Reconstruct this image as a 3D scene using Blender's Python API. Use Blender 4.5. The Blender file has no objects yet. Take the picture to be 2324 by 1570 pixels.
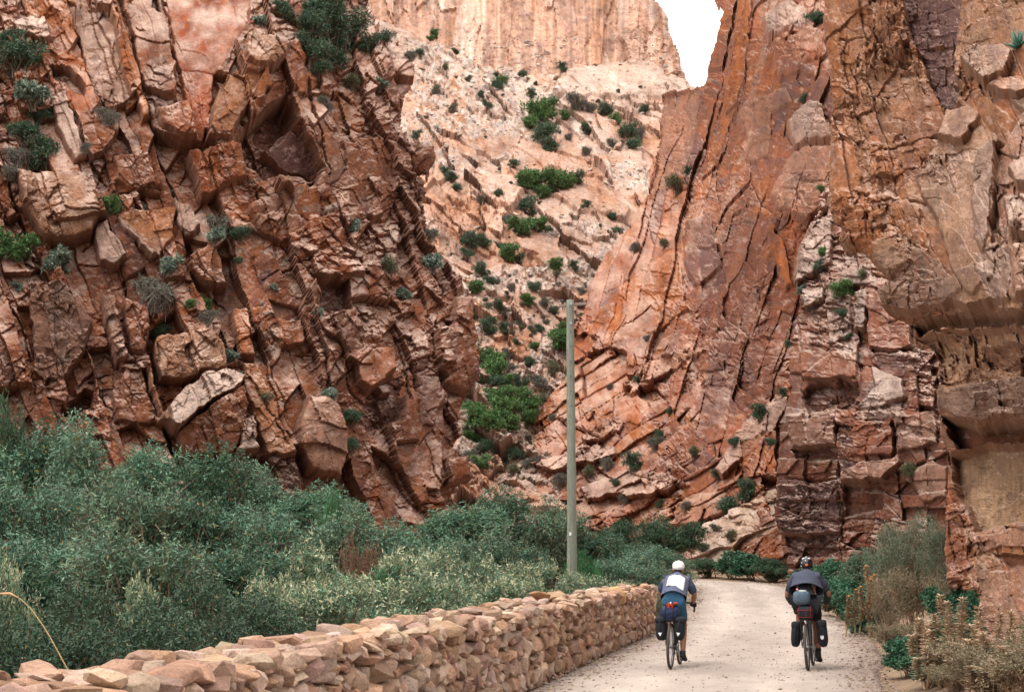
import bpy, bmesh, math, random
import numpy as np
from mathutils import Vector, Matrix
R = math.radians
scn = bpy.context.scene
COL = scn.collection

# ---------------------------------------------------------------- camera
F = 3226.0                      # focal length in units of a 2323-wide picture
CAMZ = 1.75
HORIZON = 1265.0
PITCH = math.atan((HORIZON - 785.0) / F)
cam_d = bpy.data.cameras.new("camera")
cam_d.sensor_width = 36.0
cam_d.lens = 36.0 * F / 2323.0
cam_d.clip_start = 0.1
cam_d.clip_end = 3000.0
cam = bpy.data.objects.new("camera", cam_d)
COL.objects.link(cam)
cam.location = (0, 0, CAMZ)
cam.rotation_euler = (math.pi / 2 + PITCH, 0, 0)
scn.camera = cam

# ---------------------------------------------------------------- world, sun, exposure
SUN_EL, SUN_AZ = R(64), R(-125)      # azimuth from +Y towards +X: the sun is left and behind
w = bpy.data.worlds.new("World")
scn.world = w
w.use_nodes = True
nt = w.node_tree
bg = nt.nodes["Background"]
sky = nt.nodes.new("ShaderNodeTexSky")
sky.sky_type = 'NISHITA'
sky.sun_disc = False
sky.sun_elevation = SUN_EL
sky.sun_rotation = SUN_AZ
sky.air_density = 1.0
sky.dust_density = 3.0
sky.ozone_density = 1.0
hsv = nt.nodes.new("ShaderNodeHueSaturation")
hsv.inputs["Saturation"].default_value = 0.25
hsv.inputs["Value"].default_value = 1.3
nt.links.new(sky.outputs[0], hsv.inputs["Color"])
cloud = nt.nodes.new("ShaderNodeMixRGB")           # a bright, even deck of thin cloud over the clear sky
cloud.inputs["Fac"].default_value = 0.8
nt.links.new(hsv.outputs[0], cloud.inputs["Color1"])
# a cloud deck is three times as bright overhead as at the horizon
tcw = nt.nodes.new("ShaderNodeTexCoord"); sxyz = nt.nodes.new("ShaderNodeSeparateXYZ")
nt.links.new(tcw.outputs["Generated"], sxyz.inputs[0])
mrw = nt.nodes.new("ShaderNodeMapRange")
mrw.inputs["From Min"].default_value = 0.0; mrw.inputs["From Max"].default_value = 1.0
mrw.inputs["To Min"].default_value = 0.32; mrw.inputs["To Max"].default_value = 1.95
nt.links.new(sxyz.outputs["Z"], mrw.inputs["Value"])
sclw = nt.nodes.new("ShaderNodeVectorMath"); sclw.operation = 'SCALE'
sclw.inputs[0].default_value = (13.0, 12.7, 12.3)
nt.links.new(mrw.outputs[0], sclw.inputs["Scale"])
nt.links.new(sclw.outputs[0], cloud.inputs["Color2"])
nt.links.new(cloud.outputs[0], bg.inputs["Color"])
bg.inputs["Strength"].default_value = 0.12
sd = bpy.data.lights.new("sun", 'SUN')
sd.energy = 1.3
sd.angle = R(11)
sd.color = (1.0, 0.95, 0.88)
so = bpy.data.objects.new("sun", sd)
COL.objects.link(so)
sv = Vector((math.sin(SUN_AZ) * math.cos(SUN_EL), math.cos(SUN_AZ) * math.cos(SUN_EL), math.sin(SUN_EL)))
so.rotation_euler = sv.to_track_quat('Z', 'Y').to_euler()
so.location = (-20, -20, 60)
scn.view_settings.view_transform = 'Standard'
scn.view_settings.look = 'None'
scn.view_settings.exposure = 0.42
scn.view_settings.gamma = 1.0
scn.cycles.max_bounces = 6
scn.cycles.diffuse_bounces = 3
scn.cycles.transparent_max_bounces = 4

# ---------------------------------------------------------------- helpers
CP, SP = math.cos(PITCH), math.sin(PITCH)

def ray(x, y):
    a = (x - 1161.5) / F
    b = -(y - 785.0) / F
    return a, CP - b * SP, SP + b * CP

def at(x, y, Y):
    """the point of the place seen at x, y of the photograph, Y metres away"""
    dx, dy, dz = ray(x, y)
    t = Y / dy
    return Vector((dx * t, Y, CAMZ + dz * t))

def at_np(x, y, Y):
    a = (x - 1161.5) / F
    b = -(y - 785.0) / F
    dy = CP - b * SP
    t = Y / dy
    return np.stack([a * t, Y, CAMZ + (SP + b * CP) * t], -1)

def tag(o, label=None, cat=None, group=None, kind=None):
    if label: o['label'] = label
    if cat: o['category'] = cat
    if group: o['group'] = group
    if kind: o['kind'] = kind
    return o

def empty(name, loc, rz=0.0, ry=0.0):
    o = bpy.data.objects.new(name, None)
    o.empty_display_size = 0.3
    o.location = loc
    o.rotation_euler = (0, ry, rz)
    COL.objects.link(o)
    return o

def link(name, me, parent=None, mat=None):
    o = bpy.data.objects.new(name, me)
    COL.objects.link(o)
    if parent is not None: o.parent = parent
    if mat is not None and not me.materials: me.materials.append(mat)
    return o

def mesh_np(name, V, Fc, col=None, mat=None, smooth=False):
    """mesh from numpy arrays: V (n,3), Fc (m,k), col (n,3)"""
    me = bpy.data.meshes.new(name)
    V = np.ascontiguousarray(V, dtype=np.float32)
    Fc = np.ascontiguousarray(Fc, dtype=np.int32)
    n, (m, k) = len(V), Fc.shape
    me.vertices.add(n)
    me.vertices.foreach_set("co", V.ravel())
    me.loops.add(m * k)
    me.loops.foreach_set("vertex_index", Fc.ravel())
    me.polygons.add(m)
    me.polygons.foreach_set("loop_start", np.arange(0, m * k, k, dtype=np.int32))
    me.polygons.foreach_set("use_smooth", np.full(m, smooth, dtype=bool))
    if col is not None:
        at_ = me.color_attributes.new("Col", 'FLOAT_COLOR', 'POINT')
        c = np.ones((n, 4), np.float32)
        c[:, :3] = np.clip(col, 0, 1)
        at_.data.foreach_set("color", c.ravel())
    me.update(calc_edges=True)
    me.validate()
    if mat is not None: me.materials.append(mat)
    return me

class MB:
    """collects simple shapes into one mesh"""
    def __init__(s): s.v, s.f, s.c = [], [], []
    def add(s, vs, fs, c=None):
        b = len(s.v)
        s.v += [tuple(p) for p in vs]
        s.f += [tuple(i + b for i in f) for f in fs]
        s.c += [c or (.5, .5, .5)] * len(vs)
    def tube(s, pts, rad, n=8, c=None, cap=True):
        pts = [Vector(p) for p in pts]
        if not hasattr(rad, '__len__'): rad = [rad] * len(pts)
        vs, fs = [], []
        up = None
        for i, p in enumerate(pts):
            t = (pts[min(i + 1, len(pts) - 1)] - pts[max(i - 1, 0)])
            t = t.normalized() if t.length > 1e-9 else Vector((0, 0, 1))
            if up is None:
                up = t.orthogonal().normalized()
            else:
                up = (up - t * up.dot(t))
                up = up.normalized() if up.length > 1e-6 else t.orthogonal().normalized()
            sd_ = t.cross(up)
            for k in range(n):
                a = 2 * math.pi * k / n
                vs.append(p + (up * math.cos(a) + sd_ * math.sin(a)) * rad[i])
        for i in range(len(pts) - 1):
            for k in range(n):
                k2 = (k + 1) % n
                fs.append((i * n + k, i * n + k2, (i + 1) * n + k2, (i + 1) * n + k))
        if cap:
            fs.append(tuple(range(n - 1, -1, -1)))
            fs.append(tuple((len(pts) - 1) * n + k for k in range(n)))
        s.add(vs, fs, c)
    def ring(s, cen, axis, rad, r, n=36, m=8, c=None):
        cen, axis = Vector(cen), Vector(axis).normalized()
        u = axis.orthogonal().normalized(); v = axis.cross(u)
        vs, fs = [], []
        for i in range(n):
            a = 2 * math.pi * i / n
            d = u * math.cos(a) + v * math.sin(a)
            for k in range(m):
                b = 2 * math.pi * k / m
                vs.append(cen + d * (rad + r * math.cos(b)) + axis * r * math.sin(b))
        for i in range(n):
            for k in range(m):
                i2, k2 = (i + 1) % n, (k + 1) % m
                fs.append((i * m + k, i2 * m + k, i2 * m + k2, i * m + k2))
        s.add(vs, fs, c)
    def box(s, cen, size, rot=None, bev=0.0, c=None):
        bm = bmesh.new()
        bmesh.ops.create_cube(bm, size=1.0)
        for v in bm.verts: v.co = Vector((v.co.x * size[0], v.co.y * size[1], v.co.z * size[2]))
        if bev > 0: bmesh.ops.bevel(bm, geom=bm.edges[:], offset=bev, segments=2, affect='EDGES', profile=.6)
        M = rot or Matrix.Identity(3)
        bm.verts.index_update()
        s.add([M @ v.co + Vector(cen) for v in bm.verts], [[v.index for v in f.verts] for f in bm.faces], c)
        bm.free()
    def ball(s, cen, rad, rot=None, seg=14, c=None, jit=0.0, seed=0, p=2.0):
        rng = random.Random(seed)
        bm = bmesh.new()
        bmesh.ops.create_uvsphere(bm, u_segments=seg, v_segments=max(6, seg * 2 // 3), radius=1.0)
        M = rot or Matrix.Identity(3)
        vs = []
        for v in bm.verts:
            q = v.co.copy()
            if p != 2.0:
                q = Vector([math.copysign(abs(t) ** (2.0 / p), t) for t in q])
            if jit: q *= 1 + rng.uniform(-jit, jit)
            vs.append(M @ Vector((q.x * rad[0], q.y * rad[1], q.z * rad[2])) + Vector(cen))
        bm.verts.index_update()
        s.add(vs, [[v.index for v in f.verts] for f in bm.faces], c)
        bm.free()
    def loft(s, rings, close=True, cap=True, c=None):
        n = len(rings[0])
        vs = [p for r in rings for p in r]
        fs = []
        for i in range(len(rings) - 1):
            for k in range(n if close else n - 1):
                k2 = (k + 1) % n
                fs.append((i * n + k, i * n + k2, (i + 1) * n + k2, (i + 1) * n + k))
        if cap and close:
            fs.append(tuple(range(n - 1, -1, -1)))
            fs.append(tuple((len(rings) - 1) * n + k for k in range(n)))
        s.add(vs, fs, c)
    def mesh(s, name, mat=None, smooth=True):
        me = bpy.data.meshes.new(name)
        me.from_pydata(s.v, [], s.f)
        at_ = me.color_attributes.new("Col", 'FLOAT_COLOR', 'POINT')
        for i, c in enumerate(s.c): at_.data[i].color = (*c, 1)
        me.polygons.foreach_set("use_smooth", [smooth] * len(me.polygons))
        me.update()
        if mat: me.materials.append(mat)
        return me
    def build(s, name, mat, parent=None, smooth=True):
        return link(name, s.mesh(name, mat, smooth), parent)

def mat(name, color, rough=.7, noise=0.0, nscale=40.0, metal=0.0, bump=0.0, bscale=200.0, vcol=False, spec=.3, stretch=None, noise2=None, transl=0.0):
    m = bpy.data.materials.new(name)
    m.use_nodes = True
    nt = m.node_tree
    b = nt.nodes["Principled BSDF"]
    b.inputs["Roughness"].default_value = rough
    b.inputs["Metallic"].default_value = metal
    b.inputs["Specular IOR Level"].default_value = spec
    tc = nt.nodes.new("ShaderNodeTexCoord")
    src = tc.outputs["Object"]
    if stretch:
        mp = nt.nodes.new("ShaderNodeMapping")
        mp.inputs["Scale"].default_value = stretch
        nt.links.new(src, mp.inputs[0]); src = mp.outputs[0]
    if vcol:
        ca = nt.nodes.new("ShaderNodeAttribute"); ca.attribute_name = "Col"
        csock = ca.outputs["Color"]
    else:
        rgb = nt.nodes.new("ShaderNodeRGB"); rgb.outputs[0].default_value = (*color, 1)
        csock = rgb.outputs[0]
    for amp, sc_ in ((noise, nscale),) + ((noise2,) if noise2 else ()):
        if amp <= 0: continue
        nz = nt.nodes.new("ShaderNodeTexNoise")
        nz.inputs["Scale"].default_value = sc_
        nz.inputs["Detail"].default_value = 5.0
        nz.inputs["Roughness"].default_value = 0.65
        nt.links.new(src, nz.inputs["Vector"])
        mr = nt.nodes.new("ShaderNodeMapRange")
        mr.inputs["From Min"].default_value = .28; mr.inputs["From Max"].default_value = .72
        mr.inputs["To Min"].default_value = 1 - amp; mr.inputs["To Max"].default_value = 1 + amp
        nt.links.new(nz.outputs["Fac"], mr.inputs["Value"])
        mx = nt.nodes.new("ShaderNodeVectorMath"); mx.operation = 'SCALE'
        nt.links.new(csock, mx.inputs[0]); nt.links.new(mr.outputs[0], mx.inputs["Scale"])
        csock = mx.outputs[0]
    nt.links.new(csock, b.inputs["Base Color"])
    if bump > 0:
        nz = nt.nodes.new("ShaderNodeTexNoise"); nz.inputs["Scale"].default_value = bscale
        nz.inputs["Detail"].default_value = 6.0; nz.inputs["Roughness"].default_value = .7
        nt.links.new(src, nz.inputs["Vector"])
        bp = nt.nodes.new("ShaderNodeBump"); bp.inputs["Strength"].default_value = bump
        bp.inputs["Distance"].default_value = 2.0 / bscale
        nt.links.new(nz.outputs["Fac"], bp.inputs["Height"])
        nt.links.new(bp.outputs[0], b.inputs["Normal"])
    if transl > 0:
        tr = nt.nodes.new("ShaderNodeBsdfTranslucent")
        nt.links.new(csock, tr.inputs["Color"])
        ms = nt.nodes.new("ShaderNodeMixShader"); ms.inputs[0].default_value = transl
        nt.links.new(b.outputs[0], ms.inputs[1]); nt.links.new(tr.outputs[0], ms.inputs[2])
        nt.links.new(ms.outputs[0], nt.nodes["Material Output"].inputs["Surface"])
    return m

# ---------------------------------------------------------------- numpy noise
def hsh(ix, iy, seed):
    h = (ix.astype(np.int64) * 374761393 + iy.astype(np.int64) * 668265263 + seed * 974711) & 0xFFFFFFFF
    h = ((h ^ (h >> 13)) * 1274126177) & 0xFFFFFFFF
    h = ((h ^ (h >> 16)) * 2246822519) & 0xFFFFFFFF
    return (h ^ (h >> 15)) & 0xFFFFFFFF

def rnd(h, k):
    g = (h * (2 * k + 1) + k * 7919) & 0xFFFFFFFF
    g = ((g ^ (g >> 15)) * 2246822519) & 0xFFFFFFFF
    return ((g ^ (g >> 13)) & 0xFFFFFF) / float(0x1000000)

def vnoise(x, y, seed):
    ix, iy = np.floor(x), np.floor(y)
    fx, fy = x - ix, y - iy
    fx = fx * fx * (3 - 2 * fx); fy = fy * fy * (3 - 2 * fy)
    r = lambda a, b: (hsh(ix + a, iy + b, seed) & 0xFFFFFF) / float(0x1000000)
    a = r(0, 0) * (1 - fx) + r(1, 0) * fx
    b = r(0, 1) * (1 - fx) + r(1, 1) * fx
    return (a * (1 - fy) + b * fy) * 2 - 1

def fbm(x, y, seed, octv=4, gain=.5):
    s = np.zeros_like(x); a = 1.0; t = 0
    for o in range(octv):
        s += a * vnoise(x, y, seed + o * 17); t += a
        x = x * 2.03 + 13.1; y = y * 2.03 + 7.7; a *= gain
    return s / t

def voro(x, y, seed, jit=.9):
    ix, iy = np.floor(x), np.floor(y)
    f1 = np.full(x.shape, 9e9); f2 = np.full(x.shape, 9e9)
    hid = np.zeros(x.shape, np.int64); cx = np.zeros(x.shape); cy = np.zeros(x.shape)
    for dx in (-1, 0, 1):
        for dy in (-1, 0, 1):
            h = hsh(ix + dx, iy + dy, seed)
            px = ix + dx + .5 + (rnd(h, 1) - .5) * jit
            py = iy + dy + .5 + (rnd(h, 2) - .5) * jit
            d = np.maximum(abs(px - x), abs(py - y)) * .45 + np.hypot(px - x, py - y) * .55
            near = d < f1
            f2 = np.where(near, f1, np.minimum(f2, d))
            f1 = np.where(near, d, f1)
            hid = np.where(near, h, hid); cx = np.where(near, px, cx); cy = np.where(near, py, cy)
    return hid, f2 - f1, x - cx, y - cy

def brick(p, q, seed):
    """slabs between long straight joints (along p), each broken across at its own places"""
    q2 = q + .55 * vnoise(q * .63, q * 0 + 3.3, seed + 5)
    c = np.floor(q2); fq = q2 - c
    hc = hsh(c, c * 0, seed)
    pr = p * (.65 + .8 * rnd(hc, 1)) + rnd(hc, 2) * 9 + .45 * vnoise(p * 1.1, c * 3.7, seed + 6) + (fq - .5) * (rnd(hc, 7) - .5) * .8
    r = np.floor(pr); fp = pr - r
    h = hsh(c, r, seed + 3)
    return h, np.minimum(np.minimum(fq, 1 - fq), np.minimum(fp, 1 - fp) * 1.6), fp - .5, fq - .5, hc

def sstep(a, b, x):
    t = np.clip((x - a) / (b - a), 0, 1)
    return t * t * (3 - 2 * t)

def inpoly(x, y, poly):
    """inside test and distance to the outline"""
    P = np.asarray(poly, float)
    ins = np.zeros(x.shape, bool); dist = np.full(x.shape, 1e9)
    for (x0, y0), (x1, y1) in zip(P, np.roll(P, -1, 0)):
        if y0 != y1:
            c = ((y0 > y) != (y1 > y)) & (x < (x1 - x0) * (y - y0) / (y1 - y0) + x0)
            ins ^= c
        ex, ey = x1 - x0, y1 - y0
        t = np.clip(((x - x0) * ex + (y - y0) * ey) / (ex * ex + ey * ey + 1e-9), 0, 1)
        dist = np.minimum(dist, np.hypot(x - x0 - t * ex, y - y0 - t * ey))
    return ins, dist

def tps(ctrl):
    """smooth surface through control values (x, y, value)"""
    C = np.asarray(ctrl, float)
    P = C[:, :2] / 1000.0
    def U(r2): return np.where(r2 < 1e-12, 0, r2 * np.log(r2 + 1e-12))
    n = len(P)
    K = U(((P[:, None] - P[None]) ** 2).sum(-1)) + np.eye(n) * .002
    A = np.zeros((n + 3, n + 3)); A[:n, :n] = K
    A[:n, n] = 1; A[:n, n + 1:] = P; A[n, :n] = 1; A[n + 1:, :n] = P.T
    s = np.linalg.solve(A, np.concatenate([C[:, 2], [0, 0, 0]]))
    def f(x, y):
        X, Y = x / 1000.0, y / 1000.0
        o = s[n] + s[n + 1] * X + s[n + 2] * Y
        for i in range(n):
            o = o + s[i] * U((X - P[i, 0]) ** 2 + (Y - P[i, 1]) ** 2)
        return o
    return f
# ================================================================ rock faces
PAL = dict(
    rust=(.390, .145, .082), orange=(.480, .190, .095), brown=(.285, .128, .084), dark=(.125, .068, .058),
    pale=(.650, .500, .430), tan=(.455, .290, .208), grey=(.335, .240, .200), purple=(.190, .112, .104),
    pink=(.500, .300, .225), white=(.690, .580, .510), sand=(.620, .420, .285), ochre=(.440, .218, .128),
    slab=(.440, .150, .090), cream=(.630, .465, .385), peach=(.550, .325, .235))
for k in PAL: PAL[k] = np.array(PAL[k])
SHEETS = {}

def rock_mat(name, s1, s2, bump):
    m = mat(name, (1, 1, 1), rough=.95, noise=.24, nscale=s1, noise2=(.26, s2), bump=bump, bscale=s2 * 1.3, vcol=True, spec=.15)
    return m

def rock(name, poly, ctrl, S, dirv, levels, feats, tones, step=2.4, edge=30, seed=1, back=5.0, fine=1.0, pale_up=.6,
         streak=.25, grooves=(), warp=1.0, material=None, xr=None, yr=None, rough_edge=5.0, tint=1.0, sat=1.14, extra=None, bandcol=None, angw=None):
    P = np.asarray(poly, float)
    x0, x1 = P[:, 0].min() - 8, P[:, 0].max() + 8
    y0, y1 = P[:, 1].min() - 8, P[:, 1].max() + 8
    if xr: x0, x1 = max(x0, xr[0]), min(x1, xr[1])
    if yr: y0, y1 = max(y0, yr[0]), min(y1, yr[1])
    xs = np.arange(x0, x1, step); ys = np.arange(y0, y1, step)
    X, Y = np.meshgrid(xs, ys)
    # ragged outline
    wx = fbm(X / 26, Y / 26, seed + 91, 4) * rough_edge * 1.6
    wy = fbm(X / 26, Y / 26, seed + 92, 4) * rough_edge * 1.6
    ins, dist = inpoly(X + wx, Y + wy, P)
    dep = tps(ctrl)(X, Y)
    t = np.clip(dist / edge, 0, 1)
    dep = dep + edge * 1.3 * (1 - np.sqrt(np.clip(1 - (1 - t) ** 2, 0, 1))) * S
    # warped coordinates
    w1x = X + warp * (fbm(X / 90, Y / 90, seed + 1, 2) * 13 + fbm(X / 14, Y / 14, seed + 3, 2) * 2)
    w1y = Y + warp * (fbm(X / 90, Y / 90, seed + 2, 2) * 13 + fbm(X / 14, Y / 14, seed + 4, 2) * 2)
    big = np.zeros_like(X); small = np.zeros_like(X); cellv = []
    sel = None
    if angw is not None: sel = angw(X + fbm(X / 50, Y / 50, seed + 8, 3) * 60, Y)
    for li, L in enumerate(levels):
        def one(ang):
            a = R(ang); ca, sa = math.cos(a), math.sin(a)
            p = (w1x * ca + w1y * sa) / L['p']; q = (-w1x * sa + w1y * ca) / L['q']
            if L.get('b'):
                hid, e, dx, dy, hc = brick(p, q, seed * 31 + li * 7 + int(ang))
                colh = (rnd(hc, 5) - .5) * 2 * L['amp'] * L['b']
            else:
                hid, e, dx, dy = voro(p, q, seed * 31 + li * 7 + int(ang)); colh = 0
            gx = (rnd(hid, 3) - .5) * 2 * L['tilt'] + L.get('bias', 0); gy = (rnd(hid, 4) - .5) * 2 * L['tilt']
            h = colh + (rnd(hid, 5) - .5) * 2 * L['amp'] * (1 - .5 * L.get('b', 0)) + gx * dx * L['p'] + gy * dy * L['q']
            h -= .8 * L.get('crack', 0) * np.clip(.4 + 2 * vnoise(p * 1.3, q * .7, seed + li), 0, 1.4) * (1 - sstep(0, .75 * L.get('cw', .06), e))
            return h, rnd(hid, 6), rnd(hid, 8)
        if isinstance(L['a'], tuple):
            A, B = one(L['a'][0]), one(L['a'][1])
            h, c6, c8 = [np.where(sel, b, a) for a, b in zip(A, B)]
        else:
            h, c6, c8 = one(L['a'])
        if li < 2: big += h
        else: small += h
        cellv.append((c6, c8))
    small *= fine * np.clip(.55 + 1.7 * fbm(X / 95, Y / 95, seed + 10, 3), .10, 1.3)
    small += fine * (fbm(X / 40, Y / 40, seed + 11, 3, .5) * 4 + fbm(X / 8, Y / 8, seed + 12, 3, .6) * 1.3)
    # colours: tones are picked block by block
    T = np.array([PAL[k] for k, _ in tones]); Wt = np.cumsum([v for _, v in tones]); Wt = Wt / Wt[-1]
    pick = np.clip(cellv[0][0] * .30 + cellv[1][0] * .45 + cellv[-2][0] * .25 + fbm(X / 120, Y / 120, seed + 21, 3) * .20, 0, .999)
    pick = np.clip((pick - .5) * 1.5 + .5, 0, .999)
    idx = np.searchsorted(Wt, pick)
    C = T[np.clip(idx, 0, len(T) - 1)]
    soft = np.clip(.5 + fbm(X / 60, Y / 90, seed + 22, 4) * .9, 0, 1)[..., None]
    C = C * (.55 + .0) + .45 * (T[0] * (1 - soft) + T[min(1, len(T) - 1)] * soft)
    if bandcol is not None: C = bandcol(X, Y, C)
    rough = np.ones_like(X)
    for f in feats:
        fx, fy = X + fbm(X / 22, Y / 22, seed + 41, 3) * f.get('wob', 7), Y + fbm(X / 22, Y / 22, seed + 42, 3) * f.get('wob', 7)
        Q = np.asarray(f['p'], float)
        m = (X > Q[:, 0].min() - 12) & (X < Q[:, 0].max() + 12) & (Y > Q[:, 1].min() - 12) & (Y < Q[:, 1].max() + 12)
        if not m.any(): continue
        i_, d_ = inpoly(fx[m], fy[m], Q)
        cx, cy = Q[:, 0].mean(), Q[:, 1].mean()
        wgt = np.where(i_, sstep(0, f.get('e', 5), d_ + .8), 0)
        rd = f.get('r', 8)
        tt = np.clip(d_ / rd, 0, 1)
        rnd_ = -rd * .7 * (1 - np.sqrt(np.clip(1 - (1 - tt) ** 2, 0, 1)))
        val = f.get('o', 0) + f.get('gx', 0) * (X[m] - cx) + f.get('gy', 0) * (Y[m] - cy) + (rnd_ if f.get('o', 0) > 0 else 0)
        keep = f.get('k', .25)
        big[m] = big[m] * (1 - wgt * (1 - keep)) + wgt * val
        rough[m] = rough[m] * (1 - wgt * (1 - f.get('n', .8)))
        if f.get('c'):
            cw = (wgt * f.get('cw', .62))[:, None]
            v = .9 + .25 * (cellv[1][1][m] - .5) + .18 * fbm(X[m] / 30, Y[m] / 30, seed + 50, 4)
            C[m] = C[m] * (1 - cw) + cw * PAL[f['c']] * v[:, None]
    disp = big + small * rough
    for g in grooves:
        G = np.asarray(g[0], float); wd, dp = g[1], g[2]
        dd = np.full(X.shape, 1e9)
        gx_, gy_ = X + fbm(X / 18, Y / 18, seed + 61, 3) * 8, Y + fbm(X / 18, Y / 18, seed + 62, 3) * 8
        for a, b in zip(G[:-1], G[1:]):
            e = b - a
            tt = np.clip(((gx_ - a[0]) * e[0] + (gy_ - a[1]) * e[1]) / (e @ e), 0, 1)
            dd = np.minimum(dd, np.hypot(gx_ - a[0] - tt * e[0], gy_ - a[1] - tt * e[1]))
        gv = np.clip(.55 + .9 * fbm(X / 30, Y / 30, seed + 63, 3), .1, 1)
        disp -= dp * gv * (1 - sstep(wd * .15, wd * (.25 + .6 * gv), dd))
    if extra is not None: disp, C = extra(X, Y, disp, C)
    # streaks of iron and lime down the face, dust
    st = fbm(X / 9, Y / 130, seed + 31, 4)
    st2 = fbm((X + Y * .3) / 26, (Y - X * .3) / 60, seed + 32, 4)
    C = C * (1 + streak * st)[..., None] * (1 + .30 * st2)[..., None]
    C = C * (tint * (1 + .22 * fbm(X / 190, Y / 150, seed + 37, 3)))[..., None]
    blotch = sstep(.10, .45, fbm(X / 24, Y / 34, seed + 33, 5, .6))[..., None]
    C = C * (1 - .42 * blotch) + .42 * blotch * PAL['purple'] * tint * 1.1
    spk = sstep(.28, .6, fbm(X / 5, Y / 6, seed + 38, 3, .6))[..., None]
    C = C * (1 - .45 * spk)
    lich = sstep(.24, .5, fbm(X / 13, Y / 10, seed + 34, 5, .65))[..., None]
    C = C * (1 - .35 * lich) + .35 * lich * PAL['pale']
    V = at_np(X, Y, dep) + np.asarray(Vector(dirv).normalized())[None, None] * (disp * S)[..., None]
    # paler tone mixed in where faces turn upward, broken up by noise
    du = np.gradient(V, axis=1); dv = np.gradient(V, axis=0)
    nrm = np.cross(du, -dv); nrm /= np.linalg.norm(nrm, axis=-1, keepdims=True) + 1e-12
    nrm *= -np.sign((nrm * (V - np.array([0, 0, CAMZ]))).sum(-1, keepdims=True))
    nz = nrm[..., 2]
    up = sstep(.25, .75, nz) * np.clip(.55 + fbm(X / 35, Y / 35, seed + 35, 4) * 1.2, 0, 1) * pale_up
    C = C * (1 - up[..., None]) + up[..., None] * PAL['pale']
    # fresh broken faces at the steps carry no streaks
    gd = np.hypot(np.gradient(disp, axis=0), np.gradient(disp, axis=1))
    fw = (sstep(5, 16, gd) * .85)[..., None]
    C = C * (1 - fw) + fw * C.mean((0, 1)) * .95
    lum = (C * np.array([.3, .55, .15])).sum(-1, keepdims=True)
    C = np.clip(lum + (C - lum) * sat, .01, 1)
    C = C * (1 + .10 * fbm(X / 4, Y / 4, seed + 36, 2))[..., None]
    ok = ins[:-1, :-1] & ins[1:, :-1] & ins[:-1, 1:] & ins[1:, 1:]
    W = X.shape[1]
    r_, c_ = np.nonzero(ok)
    b = r_ * W + c_
    Q = np.stack([b, b + W, b + W + 1, b + 1], 1)
    used = np.unique(Q)
    remap = np.full(X.size, -1, np.int64); remap[used] = np.arange(len(used))
    Q = remap[Q]
    Vv = V.reshape(-1, 3)[used]; Cc = C.reshape(-1, 3)[used]
    # close the block towards the back so that it has thickness
    E = np.concatenate([Q[:, [0, 1]], Q[:, [1, 2]], Q[:, [2, 3]], Q[:, [3, 0]]])
    key = np.sort(E, 1); key = key[:, 0] * len(Vv) + key[:, 1]
    _, inv, cnt = np.unique(key, return_inverse=True, return_counts=True)
    B = E[cnt[inv] == 1]
    bv = np.unique(B); mp = np.full(len(Vv), -1, np.int64); mp[bv] = np.arange(len(bv)) + len(Vv)
    d = Vv[bv] - np.array([0, 0, CAMZ]); d /= np.linalg.norm(d, axis=1, keepdims=True)
    Vall = np.concatenate([Vv, Vv[bv] + d * back]); Call = np.concatenate([Cc, Cc[bv]])
    Sk = np.stack([B[:, 1], B[:, 0], mp[B[:, 0]], mp[B[:, 1]]], 1)
    me = mesh_np(name, Vall, np.concatenate([Q, Sk]), Call, material)
    o = link(name, me)
    SHEETS[name] = (x0, y0, step, V, nrm, ins)
    return o

def on(name, x, y):
    x0, y0, st, V, N, ins = SHEETS[name]
    i = int(np.clip(round((y - y0) / st), 0, V.shape[0] - 1)); j = int(np.clip(round((x - x0) / st), 0, V.shape[1] - 1))
    return Vector(V[i, j]), Vector(N[i, j])

M_ROCK_MID = rock_mat("weathered red quartzite", 2.6, 12.0, .9)
M_ROCK_FAR = rock_mat("pale far quartzite", .9, 4.0, .8)
M_ROCK_NEAR = rock_mat("brown near sandstone", 6.0, 30.0, .9)

def fe(c, o, p, **k):
    d = dict(c=c, o=o, p=p); d.update(k); return d

# ---------------------------------------------------------------- the left cliff
L1_POLY = [(-460, -70), (836, -70), (832, 10), (850, 60), (868, 95), (905, 112), (942, 150), (938, 195), (915, 232), (912, 300),
           (945, 318), (980, 338), (984, 366), (962, 425), (940, 404), (968, 443), (950, 466), (962, 520), (968, 565), (1010, 600),
           (1042, 640), (1040, 672), (1066, 690), (1076, 790), (1086, 862), (1056, 905), (1040, 935), (1046, 985), (1030, 1010),
           (1056, 1036), (1068, 1085), (1040, 1110), (1000, 1150), (990, 1185), (985, 1300), (-460, 1300)]
L1_CTRL = [(-450, 1150, 41), (-450, 500, 44), (-450, 0, 50), (-100, 1150, 46), (-100, 500, 49), (-100, 0, 55), (400, 1150, 47.5), (400, 500, 51), (400, 0, 57), (650, 60, 58), (740, 400, 56),
           (700, 800, 51.5), (800, 1150, 51), (770, 30, 66), (950, 150, 66), (900, 400, 61), (950, 800, 57), (1080, 800, 61), (1010, 1120, 56)]
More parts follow.
